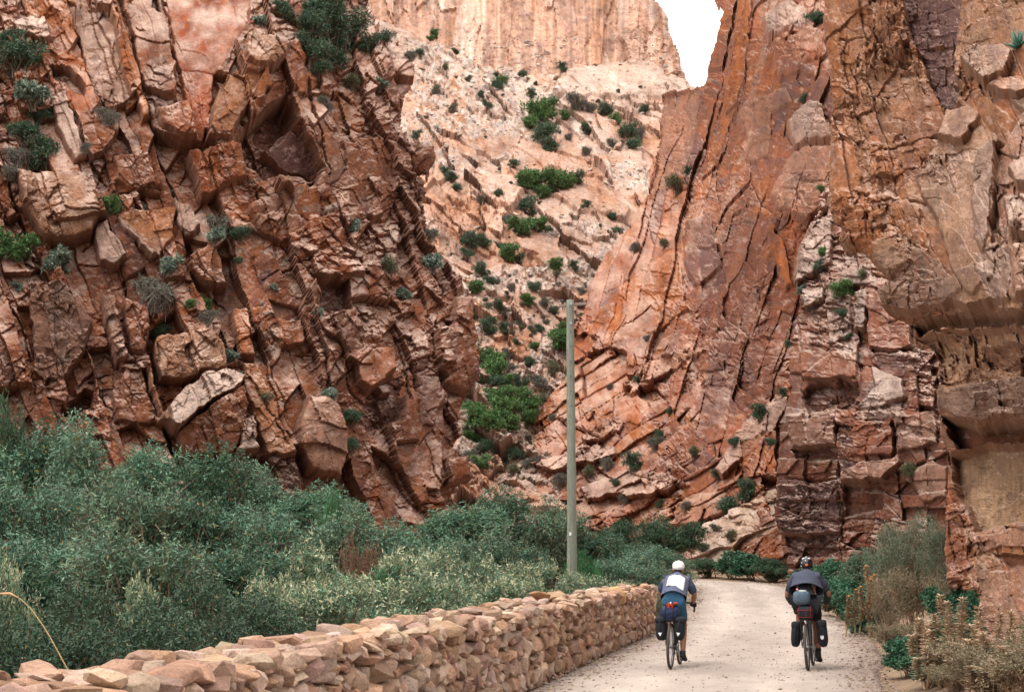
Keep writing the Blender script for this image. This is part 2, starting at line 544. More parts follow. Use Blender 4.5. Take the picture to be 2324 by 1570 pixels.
L1_FEATS = [
    fe('slab', -14, [(362, -80), (575, -80), (572, 0), (558, 70), (495, 157), (481, 237), (464, 314), (443, 314), (411, 174), (384, 52)], n=.35, k=.05, cw=.95, gy=-.02),
    fe('brown', 26, [(264, -40), (345, -40), (350, 21), (380, 52), (401, 195), (390, 223), (335, 209), (314, 167), (300, 94)], n=.5, gx=.25),
    fe('grey', 6, [(150, 10), (251, 42), (279, 174), (300, 244), (272, 251), (223, 244), (195, 157), (171, 77)], n=.6, gx=.15),
    fe('orange', 30, [(258, 42), (276, 42), (345, 272), (320, 279)], n=.4),
    fe('rust', 14, [(98, 35), (119, 21), (216, 227), (241, 349), (209, 356), (150, 227), (122, 122)], n=.6, gx=.3),
    fe('pale', 26, [(115, 216), (150, 209), (195, 366), (167, 380), (126, 289)], n=.7, gx=.3, gy=.2),
    fe('pale', 34, [(17, 59), (87, 35), (112, 87), (80, 80), (38, 70)], gy=.6),
    fe('tan', 55, [(31, 384), (115, 394), (195, 401), (227, 499), (209, 530), (167, 547), (98, 547), (52, 471)], r=45, n=.7, gy=.12),
    fe('rust', 44, [(352, 258), (432, 230), (446, 314), (418, 324), (366, 300)], r=14),
    fe('brown', 22, [(255, 359), (342, 349), (366, 418), (300, 443), (258, 418)], n=.7, gx=-.2),
    fe('rust', 30, [(425, 345), (544, 324), (554, 408), (457, 450)], n=.6, gy=-.12),
    fe('tan', 60, [(558, 70), (656, 115), (638, 157), (593, 174), (551, 157), (554, 105)], r=22, gy=.25),
    fe('ochre', 26, [(516, 167), (593, 174), (558, 251), (523, 314), (467, 317), (488, 216)], n=.6, gx=-.25),
    fe('dark', -120, [(523, 314), (565, 250), (600, 205), (640, 195), (668, 250), (690, 300), (735, 400), (700, 445), (600, 425), (555, 370)], n=1.6, k=.5, e=22, wob=16),  # cave under the overhang: its gloom is also painted in with a dark tone
    fe('brown', 34, [(565, 240), (642, 192), (648, 222), (575, 268)], gy=-.5),
    fe('purple', -20, [(600, 330), (660, 285), (705, 330), (735, 395), (650, 372)], gy=-.55, n=1.2),
    fe('brown', -8, [(575, 395), (650, 380), (735, 402), (640, 428)], gy=.5),
    fe('brown', 22, [(767, 324), (857, 314), (885, 349), (899, 453), (878, 506), (788, 481), (774, 366)], n=.7, gx=-.25),
    fe('brown', 42, [(927, 366), (979, 338), (983, 366), (958, 425), (927, 384)], n=.4),
    fe('pink', 40, [(878, 146), (941, 150), (938, 195), (885, 181)], gy=.3),
    fe('rust', 46, [(700, 580), (790, 586), (792, 633), (746, 638), (702, 617)], r=16),
    fe('dark', -48, [(704, 640), (790, 640), (785, 720), (720, 720)]),  # undercut, its shade painted into the colour
    fe('rust', 66, [(784, 808), (878, 795), (889, 854), (826, 896), (805, 882)], n=.4, gx=.2, gy=.15),
    fe('dark', -26, [(826, 897), (889, 856), (915, 850), (905, 960), (830, 985)], n=.8),  # shade beneath the slab above, painted as a dark tone
    fe('brown', 70, [(1021, 680), (1063, 686), (1074, 791), (1084, 861), (1053, 899), (1011, 882), (983, 819), (983, 756), (1018, 742)], r=45, n=.6),
    fe('dark', 18, [(927, 798), (969, 798), (1007, 896), (983, 972), (948, 965), (945, 861)], n=.6, gx=.3),
    fe('rust', 50, [(1004, 1042), (1053, 1035), (1070, 1087), (1018, 1100)], r=18),
    fe('pink', 78, [(668, 960), (688, 908), (740, 906), (768, 940), (782, 1000), (770, 1092), (700, 1070), (668, 1010)], r=40, n=.4, cw=.8),
    fe('pale', 90, [(355, 965), (400, 905), (460, 856), (523, 846), (553, 860), (544, 887), (464, 933), (397, 990)], gy=.42, gx=-.05, n=.5, cw=.95, r=6),
    fe('brown', 78, [(397, 987), (464, 935), (544, 889), (557, 930), (547, 985), (530, 1040), (420, 1040)], gy=-.3, n=.8, cw=.75),
    fe('pale', 84, [(547, 960), (567, 952), (582, 1030), (530, 1044)], r=14),
    fe('tan', 52, [(349, 765), (471, 755), (506, 776), (516, 846), (453, 853), (418, 870), (363, 866), (349, 818)], r=22, n=.6),
    fe('brown', 24, [(286, 832), (321, 839), (349, 922), (366, 968), (314, 964), (258, 957), (251, 887)], r=14),
    fe('ochre', 52, [(321, 825), (337, 825), (382, 971), (363, 971)], n=.4),
    fe('grey', 46, [(227, 671), (258, 678), (289, 818), (265, 828), (237, 748)], r=12, gx=.5),
    fe('brown', 40, [(275, 682), (335, 696), (343, 748), (324, 811), (293, 804)], r=18),
    fe('pale', 34, [(216, 514), (244, 507), (286, 591), (255, 615), (227, 598), (213, 546)], gx=.5, r=8),
    fe('ochre', 20, [(258, 490), (398, 469), (394, 539), (359, 591), (300, 540)], n=.6, cw=.6),
    fe('pale', 36, [(253, 490), (290, 515), (352, 585), (340, 592), (280, 530)], gx=.4),
    fe('brown', 34, [(425, 581), (488, 549), (516, 643), (471, 650), (432, 615)], r=14),
    fe('grey', 40, [(66, 664), (139, 650), (195, 713), (209, 730), (192, 800), (122, 887), (77, 852)], gy=-.22, gx=.1, n=1.1, cw=.6),
    fe('dark', -90, [(133, 933), (195, 870), (213, 877), (209, 933), (167, 947)]),  # small cave, darkness put into the colour as well as the depth
    fe('orange', 26, [(523, 699), (558, 696), (575, 818), (544, 811), (530, 748)], n=.5, gx=.4),
    fe('ochre', 34, [(544, 818), (586, 835), (668, 1040), (600, 1040), (554, 887)], n=.5, gx=.3),
    fe('rust', 42, [(694, 507), (753, 497), (774, 539), (767, 577), (694, 570)], r=10),
    fe('white', 46, [(722, 484), (757, 480), (760, 496), (726, 498)]),
    fe('rust', 22, [(628, 730), (687, 727), (690, 783), (631, 793)]),
    fe('pale', 28, [(30, 45), (100, 40), (120, 95), (105, 110), (40, 75)], gy=.6),
    fe('dark', -40, [(112, 150), (150, 152), (196, 200), (190, 230), (120, 178)]),
    fe('pale', 24, [(392, 440), (430, 470), (455, 520), (420, 545), (400, 500)], gx=.5),
    fe('brown', 30, [(560, 470), (640, 440), (690, 520), (640, 560), (580, 530)], r=16, n=.8),
    fe('pale', 40, [(845, 880), (870, 870), (890, 900), (860, 905)], gy=.4),
]
L1_GROOVES = [([(168, 60), (205, 190), (240, 250), (262, 330)], 4, 26), ([(268, 20), (315, 180), (345, 280)], 5, 40), ([(437, 318), (560, 322)], 4, 26),
              ([(258, 444), (366, 420)], 4, 24), ([(190, 560), (260, 470)], 4, 20), ([(400, 550), (520, 690), (560, 860), (650, 1020)], 4, 18),
              ([(655, 40), (690, 140), (705, 250), (745, 410)], 6, 30), ([(905, 240), (930, 400), (960, 560), (1000, 660), (985, 750)], 6, 34),
              ([(640, 560), (700, 640), (760, 780), (800, 900)], 5, 24), ([(980, 760), (1000, 880), (1030, 960)], 5, 36), ([(590, 640), (700, 600), (800, 592)], 4, 22),
              ([(0, 660), (60, 760), (80, 900)], 5, 30), ([(205, 860), (290, 826), (350, 815)], 4, 22)]
def l1_band(X, Y, C):
    """the prow on the right is coated with dark desert varnish"""
    k = (sstep(-.1, .35, fbm(X / 90, Y / 160, 71, 4) + .8 * sstep(660, 860, X) - .25) * .62)[..., None]
    C = C * (1 - k) + k * (PAL['brown'] * .65 + PAL['dark'] * .35)
    k = (sstep(.05, .5, fbm(X / 60, Y / 200, 72, 4) + .5 * sstep(330, 120, Y) * sstep(700, 560, X) - .15) * .5)[..., None]
    return C * (1 - k) + k * PAL['orange']
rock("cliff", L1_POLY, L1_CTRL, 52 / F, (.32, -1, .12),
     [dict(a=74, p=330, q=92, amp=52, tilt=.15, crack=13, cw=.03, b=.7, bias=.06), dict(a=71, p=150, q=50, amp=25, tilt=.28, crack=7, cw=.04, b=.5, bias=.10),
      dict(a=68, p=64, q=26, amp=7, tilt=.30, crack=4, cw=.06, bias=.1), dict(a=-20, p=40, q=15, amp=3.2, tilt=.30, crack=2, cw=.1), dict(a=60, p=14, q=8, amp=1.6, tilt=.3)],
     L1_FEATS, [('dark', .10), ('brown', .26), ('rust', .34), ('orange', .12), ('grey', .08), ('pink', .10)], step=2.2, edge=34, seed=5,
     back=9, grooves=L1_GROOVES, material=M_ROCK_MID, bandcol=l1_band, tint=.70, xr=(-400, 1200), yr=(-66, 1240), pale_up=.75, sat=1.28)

# ---------------------------------------------------------------- valley slope and the far wall
def b1_band(X, Y, C):
    u = Y - .55 * (X - 1000)
    v = fbm(u / 60, X / 500, 77, 4) + .5 * fbm(X / 60, Y / 60, 78, 3)
    k = sstep(-.22, .15, v)[..., None]
    C = C * (1 - .75 * k) + .75 * k * PAL['peach']
    k2 = sstep(.04, .26, v)[..., None]
    return C * (1 - .9 * k2) + .9 * k2 * (PAL['ochre'] * .7 + PAL['peach'] * .4)

def b1_extra(X, Y, disp, C):
    """loose pale rubble lying on the ledges"""
    m = fbm(X / 130, Y / 80, 301, 3) + .35 * sstep(650, 850, Y) + .25 * sstep(240, 160, Y) - .25 * ((Y > 380) & (X < 1150) & (Y < 640))
    m = sstep(-.02, .22, m)
    for s, a, sd_ in ((26, 4, 311), (15, 3, 312), (9, 1.6, 313)):
        hid, e, dx, dy = voro(X / s, Y / (s * .72), sd_)
        on_ = (rnd(hid, 2) < .62)
        r = np.clip(1 - np.hypot(dx, dy) / (.30 + .3 * rnd(hid, 3)), 0, 1)
        b = np.sqrt(r) * a * on_ * m
        disp = disp + b * 1.3 + (rnd(hid, 4) - .5) * b
        k = (np.clip(r * 3, 0, 1) * on_ * m)[..., None]
        tone = PAL['white'] * (.62 + .5 * rnd(hid, 5))[..., None] + (rnd(hid, 6)[..., None] - .5) * .12 * np.array([1, .4, .1])
        C = C * (1 - .8 * k) + .8 * k * tone
    soil = (sstep(.05, .4, fbm(X / 16, Y / 12, 321, 4)) * sstep(560, 760, Y))[..., None]
    return disp, C * (1 - .5 * soil) + .5 * soil * np.array([.20, .165, .13])

rock("valley_slope", [(810, -70), (850, 40), (900, 62), (960, 92), (1010, 118), (1080, 140), (1180, 165), (1300, 160), (1400, 142), (1480, 138), (1512, 172), (1560, 188), (1720, 230), (1720, 1270), (930, 1270), (810, 700)],
     [(1130, 1060, 98), (1250, 1000, 102), (1200, 800, 116), (1000, 600, 130), (1300, 600, 140), (1000, 400, 152), (1200, 400, 165), (1450, 400, 170), (860, 60, 205), (1150, 190, 212), (1400, 190, 205), (1560, 240, 200), (1080, 1180, 90), (1350, 850, 118)],
     150 / F, (0, -1, .45),
     [dict(a=33, p=170, q=46, amp=11, tilt=.35, crack=4), dict(a=30, p=70, q=22, amp=7, tilt=.35, crack=3), dict(a=28, p=26, q=14, amp=3, tilt=.3, crack=2), dict(a=100, p=20, q=12, amp=2.4, tilt=.3), dict(a=20, p=9, q=7, amp=1.2, tilt=.3)],
     [fe('peach', 4, [(835, -60), (930, -60), (1000, 110), (940, 95), (850, 70)], n=.5, k=.2),
      fe('cream', 16, [(1270, 165), (1400, 142), (1490, 140), (1560, 190), (1560, 235), (1460, 225), (1300, 225), (1255, 215)], n=.6, k=.3),
      fe('ochre', 2, [(1000, 250), (1090, 270), (1230, 350), (1240, 375), (1110, 355)], n=.6, k=.3),
      fe('peach', 20, [(1070, 410), (1150, 400), (1190, 430), (1160, 480), (1100, 450)], n=.7),
      fe('ochre', 6, [(1160, 545), (1290, 520), (1370, 560), (1330, 620), (1230, 600)], n=.8, k=.4),
      fe('cream', 18, [(1060, 640), (1130, 605), (1230, 612), (1290, 660), (1170, 690), (1090, 680)], n=1.2),
      fe('ochre', 14, [(1250, 440), (1340, 420), (1430, 470), (1420, 500), (1300, 480)], n=.8),
      fe('ochre', 4, [(1370, 350), (1460, 330), (1470, 440), (1400, 460)], n=1.2)],
     [('cream', .3), ('peach', .3), ('white', .2), ('ochre', .1), ('grey', .1)], step=2.4, edge=14, seed=9, back=8, material=M_ROCK_FAR,
     bandcol=b1_band, extra=b1_extra, pale_up=.45, streak=.12, xr=(800, 1700), yr=(-66, 1262), rough_edge=6, tint=.80, sat=1.2)

rock("far_wall", [(640, -90), (1478, -90), (1490, 0), (1512, 30), (1520, 72), (1534, 108), (1546, 150), (1563, 196), (1565, 290), (640, 290)],
     [(700, -60, 280), (700, 250, 262), (1150, -60, 285), (1150, 250, 262), (1540, -60, 276), (1540, 250, 268)], 270 / F, (0, -1, .1),
     [dict(a=86, p=260, q=60, amp=5, tilt=.05, crack=2), dict(a=84, p=120, q=30, amp=2.5, tilt=.08, crack=1.5), dict(a=80, p=30, q=12, amp=1.4, tilt=.15), dict(a=10, p=18, q=9, amp=.8, tilt=.15)],
     [fe('pink', 18, [(1400, 70), (1500, 30), (1534, 110), (1563, 196), (1563, 280), (1470, 280), (1430, 170)], k=1.0, n=1.6, cw=.6)],
     [('peach', .5), ('pink', .3), ('cream', .2)], step=3.0, edge=16, seed=14, back=15, material=M_ROCK_FAR, streak=.55, pale_up=.1, fine=.7, sat=1.08, tint=.9, xr=(700, 1600), yr=(-80, 280),
     extra=lambda X, Y, d, C: (d, C + (.16 * sstep(.2, .55, fbm(X / 11, Y / 170, 515, 4)))[..., None] * np.array([1, .95, .85]) - (.10 * sstep(.2, .5, fbm(X / 8, Y / 90, 516, 4)))[..., None]))

# ---------------------------------------------------------------- the orange flank on the right
def fan(X, Y):
    return (X - 1330) * .55 - (Y - 1000) * .6 + 40 > 190
rock("rock_flank", [(1616, -70), (1622, 0), (1640, 36), (1622, 90), (1612, 140), (1594, 186), (1560, 196), (1500, 212), (1493, 330), (1472, 390), (1466, 450), (1425, 515), (1392, 545), (1346, 620),
                    (1330, 680), (1302, 740), (1286, 850), (1238, 905), (1206, 955), (1200, 1000), (1192, 1035), (1130, 1072), (1060, 1102), (1030, 1180), (1030, 1420), (2010, 1420), (2010, -70)],
     [(1100, 1150, 97), (1250, 950, 103), (1350, 650, 118), (1500, 400, 134), (1540, 250, 138), (1620, 100, 126), (1500, 1200, 84), (1500, 800, 102), (1700, 1200, 70), (1750, 900, 76), (1750, 500, 84), (1750, 100, 96), (1900, 1200, 66), (1900, 600, 74), (1900, 50, 88)],
     95 / F, (-.16, -1, .10),
     [dict(a=(-32, 104), p=420, q=70, amp=30, tilt=.10, crack=11, cw=.05, b=.7), dict(a=(-34, 106), p=170, q=30, amp=15, tilt=.22, crack=7, b=.6), dict(a=(-28, 100), p=44, q=16, amp=4, tilt=.28, crack=2.5),
      dict(a=(62, 8), p=70, q=26, amp=7, tilt=.3, crack=4, b=.3), dict(a=(60, 10), p=26, q=14, amp=2.6, tilt=.3, crack=2), dict(a=(-30, 95), p=11, q=7, amp=1.2, tilt=.3)],
     [fe('pink', 30, [(1670, 258), (1705, 227), (1785, 209), (1799, 244), (1750, 265), (1747, 366), (1698, 377), (1687, 296)], r=16),
      fe('pale', 40, [(1782, 289), (1830, 237), (1865, 241), (1890, 324), (1799, 349)], r=22, gy=.2),
      fe('pink', 26, [(1799, 352), (1890, 332), (1895, 450), (1830, 505), (1765, 480), (1745, 440)], r=16),
      fe('pale', 26, [(1729, 35), (1785, 7), (1830, 35), (1827, 70), (1736, 87)], r=10),
      fe('brown', 34, [(1757, 101), (1841, 73), (1880, 80), (1875, 133), (1785, 188), (1768, 195), (1750, 139)], r=24, n=.6, cw=.6),
      fe('pink', -30, [(1500, 214), (1590, 192), (1580, 300), (1560, 400), (1470, 455), (1495, 330)], k=.7, cw=.6),
      fe('orange', 12, [(1685, -60), (1712, -60), (1690, 180), (1640, 330), (1560, 560), (1520, 700), (1505, 700), (1560, 480), (1640, 240)], n=.7, gx=.15, k=.7),
      fe('orange', 20, [(1735, 480), (1780, 560), (1800, 650), (1785, 655), (1740, 560)], n=.5),
      fe('orange', 18, [(1630, 640), (1655, 640), (1600, 860), (1565, 980), (1550, 980), (1590, 800)], n=.6),
      fe('purple', -8, [(1560, 700), (1640, 470), (1760, 470), (1790, 700), (1740, 940), (1620, 1000), (1540, 960)], k=1.0, n=1.2, cw=.4, wob=30, e=40),
      fe('dark', -26, [(1580, 560), (1640, 560), (1650, 640), (1590, 660)], k=.6),
      fe('purple', 14, [(1555, 500), (1610, 480), (1640, 600), (1580, 650), (1550, 600)], k=.5, cw=.6),
      fe('pink', 34, [(1412, 875), (1470, 820), (1510, 800), (1560, 782), (1610, 800), (1540, 830), (1480, 870), (1440, 900)], gy=.5, cw=.7, r=3, k=.8, n=1.6, wob=12),
      fe('rust', 24, [(1390, 905), (1450, 890), (1490, 930), (1450, 970), (1390, 960)], r=12),
      fe('pink', 26, [(1320, 990), (1380, 950), (1420, 960), (1380, 1000), (1330, 1010)], gy=.5, r=3, k=.8, n=1.6, wob=12),
      fe('pale', 28, [(1180, 1060), (1290, 1020), (1400, 1010), (1400, 1040), (1260, 1075)], gy=.6, r=3, k=.8, n=1.6, wob=12),
      fe('pale', 32, [(1320, 1105), (1400, 1075), (1500, 1070), (1570, 1100), (1480, 1130), (1340, 1140)], gy=.6, r=3, k=.8, n=1.6, wob=12),
      fe('pink', 30, [(1450, 1180), (1560, 1130), (1640, 1110), (1660, 1160), (1560, 1200), (1470, 1210)], gy=.5, r=3, k=.8, n=1.6, wob=12),
      fe('pale', 36, [(1690, 960), (1760, 900), (1790, 910), (1760, 980), (1640, 1090), (1620, 1080)], gy=.3, n=1.3),
      fe('rust', 30, [(1680, 1010), (1760, 980), (1765, 1090), (1690, 1090)], r=10),
      fe('pale', 32, [(1810, 560), (1850, 500), (1890, 490), (1885, 600), (1800, 650)], r=14),
      fe('orange', 10, [(1420, 640), (1540, 560), (1560, 700), (1480, 760), (1330, 800), (1340, 720)], n=.6, k=.5, cw=.5)],
     [('purple', .10), ('brown', .24), ('rust', .36), ('orange', .28), ('pink', .10)], step=2.3, edge=18, seed=21, back=14, material=M_ROCK_MID, xr=(1030, 1960), yr=(-66, 1400), angw=fan, pale_up=.45, tint=.68, sat=1.36,
     grooves=[([(1290, 830), (1380, 770), (1480, 700)], 3, 16), ([(1300, 960), (1370, 920), (1420, 890)], 3, 14), ([(1690, 0), (1660, 200), (1600, 380), (1545, 560)], 3, 14), ([(1200, 1000), (1300, 985)], 3, 12), ([(1660, 420), (1790, 400), (1890, 430)], 3, 12)])

# ---------------------------------------------------------------- blocky red pillar and the tan outcrop at the bend
rock("rock_pillar", [(1900, 380), (1860, 430), (1838, 500), (1818, 560), (1806, 640), (1814, 690), (1797, 760), (1792, 820), (1786, 900), (1773, 960), (1766, 1060), (1760, 1150), (1768, 1230), (1790, 1258), (1782, 1345), (1900, 1440), (2300, 1480), (2300, 700), (2100, 520), (1990, 500)],
     [(1780, 1200, 58), (1800, 700, 63), (1850, 450, 67), (2000, 1200, 50), (2000, 800, 53), (2150, 1000, 46), (2150, 1300, 44), (1900, 1000, 54), (2250, 1300, 42)],
     52 / F, (-.35, -1, .05),
     [dict(a=87, p=190, q=70, amp=32, tilt=.16, crack=12, b=.5), dict(a=3, p=90, q=34, amp=20, tilt=.26, crack=10, b=.5), dict(a=2, p=44, q=14, amp=6, tilt=.3, crack=3), dict(a=85, p=24, q=14, amp=3.2, tilt=.3, crack=2), dict(a=5, p=16, q=6, amp=1.8, tilt=.3)],
     [fe('dark', -60, [(1816, 876), (1850, 862), (1944, 866), (1955, 884), (1935, 930), (1880, 922), (1830, 942)], k=.6, wob=14, e=9, n=1.6),  # recess with painted shade: dark tone on top of the set-back
      fe('rust', 32, [(1812, 800), (1945, 800), (1947, 862), (1822, 862)], gy=-.1),
      fe('white', 34, [(1938, 668), (1968, 662), (1963, 756), (1938, 756)], n=1.2),
      fe('white', 40, [(1970, 829), (2050, 857), (2057, 913), (1959, 932), (1949, 924), (1987, 878)], gy=.35, gx=.2),
      fe('rust', 32, [(1942, 958), (2026, 951), (2028, 1035), (1922, 1041)], r=8),
      fe('pink', 66, [(1911, 1066), (2043, 1035), (2052, 1056), (2008, 1094), (1911, 1096)], gy=.35),
      fe('brown', -34, [(1913, 1099), (2010, 1099), (2004, 1160), (1918, 1170)], n=.4),
      fe('rust', 34, [(1968, 652), (2066, 728), (2066, 790), (2010, 800), (1968, 790)], n=.6),
      fe('purple', 10, [(1968, 800), (2066, 795), (2120, 830), (2110, 860), (2010, 850), (1975, 826)], n=1.2, gy=-.3),
      fe('brown', 20, [(2055, 830), (2126, 850), (2118, 930), (2060, 920)], k=.6),
      fe('pale', 30, [(1960, 905), (2050, 915), (2060, 955), (1950, 958)], gy=.4, n=1.4),
      fe('pale', 26, [(1870, 640), (1930, 630), (1935, 760), (1880, 790)], n=1.3, k=.6),
      fe('pink', 36, [(2030, 950), (2120, 930), (2130, 1010), (2040, 1030)], r=10, n=1.2),
      fe('pale', 40, [(1910, 620), (1975, 600), (1990, 650), (1915, 665)], gy=.3),
      fe('pink', 40, [(1790, 955), (1890, 945), (1900, 1010), (1800, 1020)], r=8, n=1.2, gy=.15),
      fe('dark', -40, [(1795, 1022), (1900, 1012), (1905, 1040), (1800, 1045)], wob=10, n=1.4),
      fe('purple', 18, [(1765, 1090), (1900, 1090), (1910, 1215), (1850, 1240), (1770, 1200)], k=.8, n=1.5, cw=.75),
      fe('dark', -34, [(1782, 1215), (1905, 1205), (1900, 1262), (1790, 1262)], k=.5),  # undercut at the foot, shade painted dark
      fe('brown', 12, [(1780, 940), (1900, 930), (1900, 1090), (1765, 1090)], k=.7, cw=.5),
      fe('white', 30, [(1813, 680), (1837, 662), (1872, 655), (1869, 686), (1830, 700)], gy=.3),
      fe('pale', 26, [(1812, 560), (1850, 500), (1890, 490), (1885, 600), (1806, 645)], r=14),
      fe('pink', 22, [(2060, 1080), (2110, 1040), (2150, 1060), (2150, 1130), (2090, 1140)], r=12)],
     [('purple', .10), ('brown', .26), ('rust', .36), ('pink', .20), ('pale', .08)], step=2.2, edge=20, seed=33, back=7, material=M_ROCK_MID, pale_up=.8, tint=.70, yr=(360, 1440))
rock("tan_outcrop", [(1568, 1225), (1580, 1200), (1612, 1180), (1660, 1150), (1720, 1125), (1775, 1100), (1830, 1110), (1830, 1345), (1600, 1345), (1572, 1270)],
     [(1580, 1250, 72), (1800, 1250, 66), (1700, 1110, 72), (1700, 1330, 68)], 62 / F, (-.3, -1, .2),
     [dict(a=-22, p=120, q=46, amp=18, tilt=.3, crack=6), dict(a=-18, p=60, q=20, amp=9, tilt=.3, crack=4), dict(a=-10, p=28, q=12, amp=4, tilt=.3, crack=2), dict(a=70, p=16, q=10, amp=2, tilt=.3)],
     [fe('pale', 24, [(1690, 1235), (1775, 1215), (1785, 1285), (1720, 1290)], gy=.3)], [('sand', .4), ('tan', .3), ('cream', .3)], step=2.2, edge=16, seed=44, back=6, material=M_ROCK_MID, pale_up=.6, tint=.8, sat=1.0)

# ---------------------------------------------------------------- the near overhanging buttress on the right
R1_POLY = [(1864, -70), (1874, 26), (1868, 60), (1884, 180), (1891, 300), (1881, 440), (1882, 469), (1892, 503), (1916, 530), (1906, 547), (1916, 580), (1961, 586), (1984, 608), (2018, 644), (2001, 663), (2004, 708),
           (2046, 726), (2070, 740), (2070, 782), (2116, 795), (2129, 820), (2136, 874), (2124, 888), (2127, 922), (2132, 960), (2136, 990), (2154, 1036), (2150, 1090), (2142, 1160), (2140, 1250), (2150, 1330), (2215, 1350), (2226, 1400), (2240, 1440), (2180, 1620), (3050, 1700), (3050, -70)]
R1_FEATS = [
    fe('ochre', 10, [(1868, -60), (2036, -60), (2054, 40), (2110, 185), (2153, 270), (2100, 460), (2080, 560), (1990, 610), (1905, 560), (1884, 440), (1890, 250), (1872, 60)], k=.95, cw=.5, n=1.1, wob=2),
    fe('tan', 16, [(1975, 130), (2060, 110), (2112, 200), (2120, 300), (2020, 325), (1965, 240)], r=40, k=1.0, n=1.9, cw=.45),
    fe(None, 34, [(1890, 440), (1990, 420), (2090, 470), (2100, 560), (1995, 600), (1915, 560)], r=60, k=1.0, n=1.2),
    fe('brown', 10, [(2060, 240), (2110, 210), (2150, 270), (2125, 340), (2080, 420), (2040, 430)], r=20, k=.9, cw=.5),
    fe('orange', 22, [(1876, 60), (1905, 60), (1935, 300), (1990, 560), (2015, 640), (1985, 610), (1920, 570), (1890, 480), (1896, 300)], k=.7, n=.9, cw=.5),
    fe('purple', -75, [(2036, -60), (2200, -60), (2178, 22), (2167, 77), (2162, 124), (2165, 167), (2184, 198), (2162, 259), (2153, 268), (2110, 185), (2079, 108), (2054, 40)], n=.6, k=.1, cw=.95, e=3),
    fe('tan', -8, [(2181, 10), (2280, -60), (3060, -60), (3060, 114), (2218, 111), (2181, 148), (2162, 167), (2165, 77)], n=.4, k=.25),
    fe('cream', 62, [(2178, 145), (2218, 114), (2283, 114), (2297, 130), (2282, 182), (2236, 204), (2202, 173)], gy=.5, r=6),
    fe('peach', 52, [(2239, 207), (2270, 182), (3060, 178), (3060, 215), (2286, 230)], gy=.7, r=5),
    fe('ochre', 6, [(2178, 222), (2202, 195), (2236, 216), (2310, 278), (2282, 337), (2239, 309), (2205, 263)], n=.6, k=.2),
    fe('grey', 36, [(2290, 232), (3060, 218), (3060, 262), (2324, 268)], n=1.1),
    fe('tan', 78, [(2153, 269), (2205, 263), (2233, 284), (2270, 337), (2266, 386), (2252, 482), (2262, 640), (2215, 690), (2180, 660), (2116, 482), (2094, 457), (2085, 414), (2122, 337)], r=26, n=.8, k=.3, gx=.12, cw=.7),
    fe('pink', 92, [(2153, 271), (2205, 265), (2232, 285), (2193, 352), (2131, 334)], gy=.45, n=.7),
    fe('grey', 84, [(2225, 365), (2266, 345), (2262, 480), (2240, 600), (2215, 560), (2210, 430)], k=.3, cw=.6),
    fe('pink', 46, [(2267, 349), (2323, 266), (3060, 262), (3060, 720), (2300, 690), (2277, 640), (2258, 392)], r=24, k=.5),
    fe('cream', 80, [(2290, 400), (2330, 370), (3060, 360), (3060, 420), (2310, 440)], gy=.4),
    fe('grey', 44, [(1990, 590), (2070, 560), (2140, 600), (2171, 644), (2120, 660), (2029, 650)], n=1.2, gy=-.2, cw=.6),
    fe('grey', 84, [(2029, 650), (2171, 644), (2196, 676), (2142, 702), (2065, 718), (2003, 708), (2000, 663)], r=16, n=1.1, gy=-.2),
    fe('tan', 90, [(2170, 640), (2240, 610), (2260, 690), (2200, 712), (2160, 690)], r=18, n=1.4, gy=-.2),
    fe('tan', 70, [(1985, 560), (2060, 540), (2080, 600), (2030, 640), (1990, 610)], r=22, n=1.3),
    fe('pale', 104, [(2280, 470), (2400, 450), (3060, 450), (3060, 540), (2300, 560)], r=20, gy=.3, n=1.4),
    fe('pink', 96, [(2290, 580), (3060, 560), (3060, 690), (2310, 690)], r=26, n=1.3),
    fe('grey', 60, [(2218, 600), (2268, 560), (2300, 600), (2295, 690), (2255, 695), (2225, 640)], r=18, n=1.2),
    fe('dark', -150, [(2065, 730), (2142, 712), (2240, 698), (2330, 705), (3060, 705), (3060, 748), (2240, 735), (2140, 745), (2080, 760)], n=.9, k=.2),  # shadow strip under the overhang, painted dark and set back
    fe('sand', -75, [(2071, 762), (2240, 737), (3060, 750), (3060, 850), (2272, 862), (2136, 878), (2129, 820), (2116, 795)], k=.9, n=1.5, gy=-.1, r=30, cw=.55),
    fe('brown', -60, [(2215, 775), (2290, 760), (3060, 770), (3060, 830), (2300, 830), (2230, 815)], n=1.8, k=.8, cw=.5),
    fe('grey', 44, [(2126, 887), (2272, 864), (3060, 876), (3060, 935), (2256, 957), (2217, 960), (2175, 950), (2129, 924)], r=12, gy=-.25, n=1.2, cw=.7),
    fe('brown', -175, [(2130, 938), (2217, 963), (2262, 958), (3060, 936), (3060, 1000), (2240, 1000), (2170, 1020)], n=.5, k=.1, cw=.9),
    fe('sand', -125, [(2150, 1030), (2230, 998), (3060, 985), (3060, 1190), (2300, 1190), (2212, 1212), (2180, 1150), (2160, 1100)], n=.4, k=.15, cw=.9, gy=.08, e=14),
    fe('sand', -85, [(2206, 1040), (2240, 1025), (2246, 1046), (2210, 1050)], n=.6),
    fe('rust', -6, [(2142, 1090), (2196, 1150), (2200, 1240), (2190, 1330), (2150, 1330), (2140, 1200)], k=.6, n=.9, cw=.7),
    fe('pink', 14, [(2206, 1220), (2300, 1192), (3060, 1190), (3060, 1250), (2270, 1240), (2215, 1260)], n=1.3, k=.5, cw=.6),
    fe('brown', -34, [(2246, 1252), (2330, 1262), (3060, 1262), (3060, 1292), (2290, 1288)], k=.2),
    fe('pink', 18, [(2212, 1265), (2250, 1290), (3060, 1300), (3060, 1700), (2230, 1500), (2222, 1380)], k=.35, cw=.6, n=.7),
]
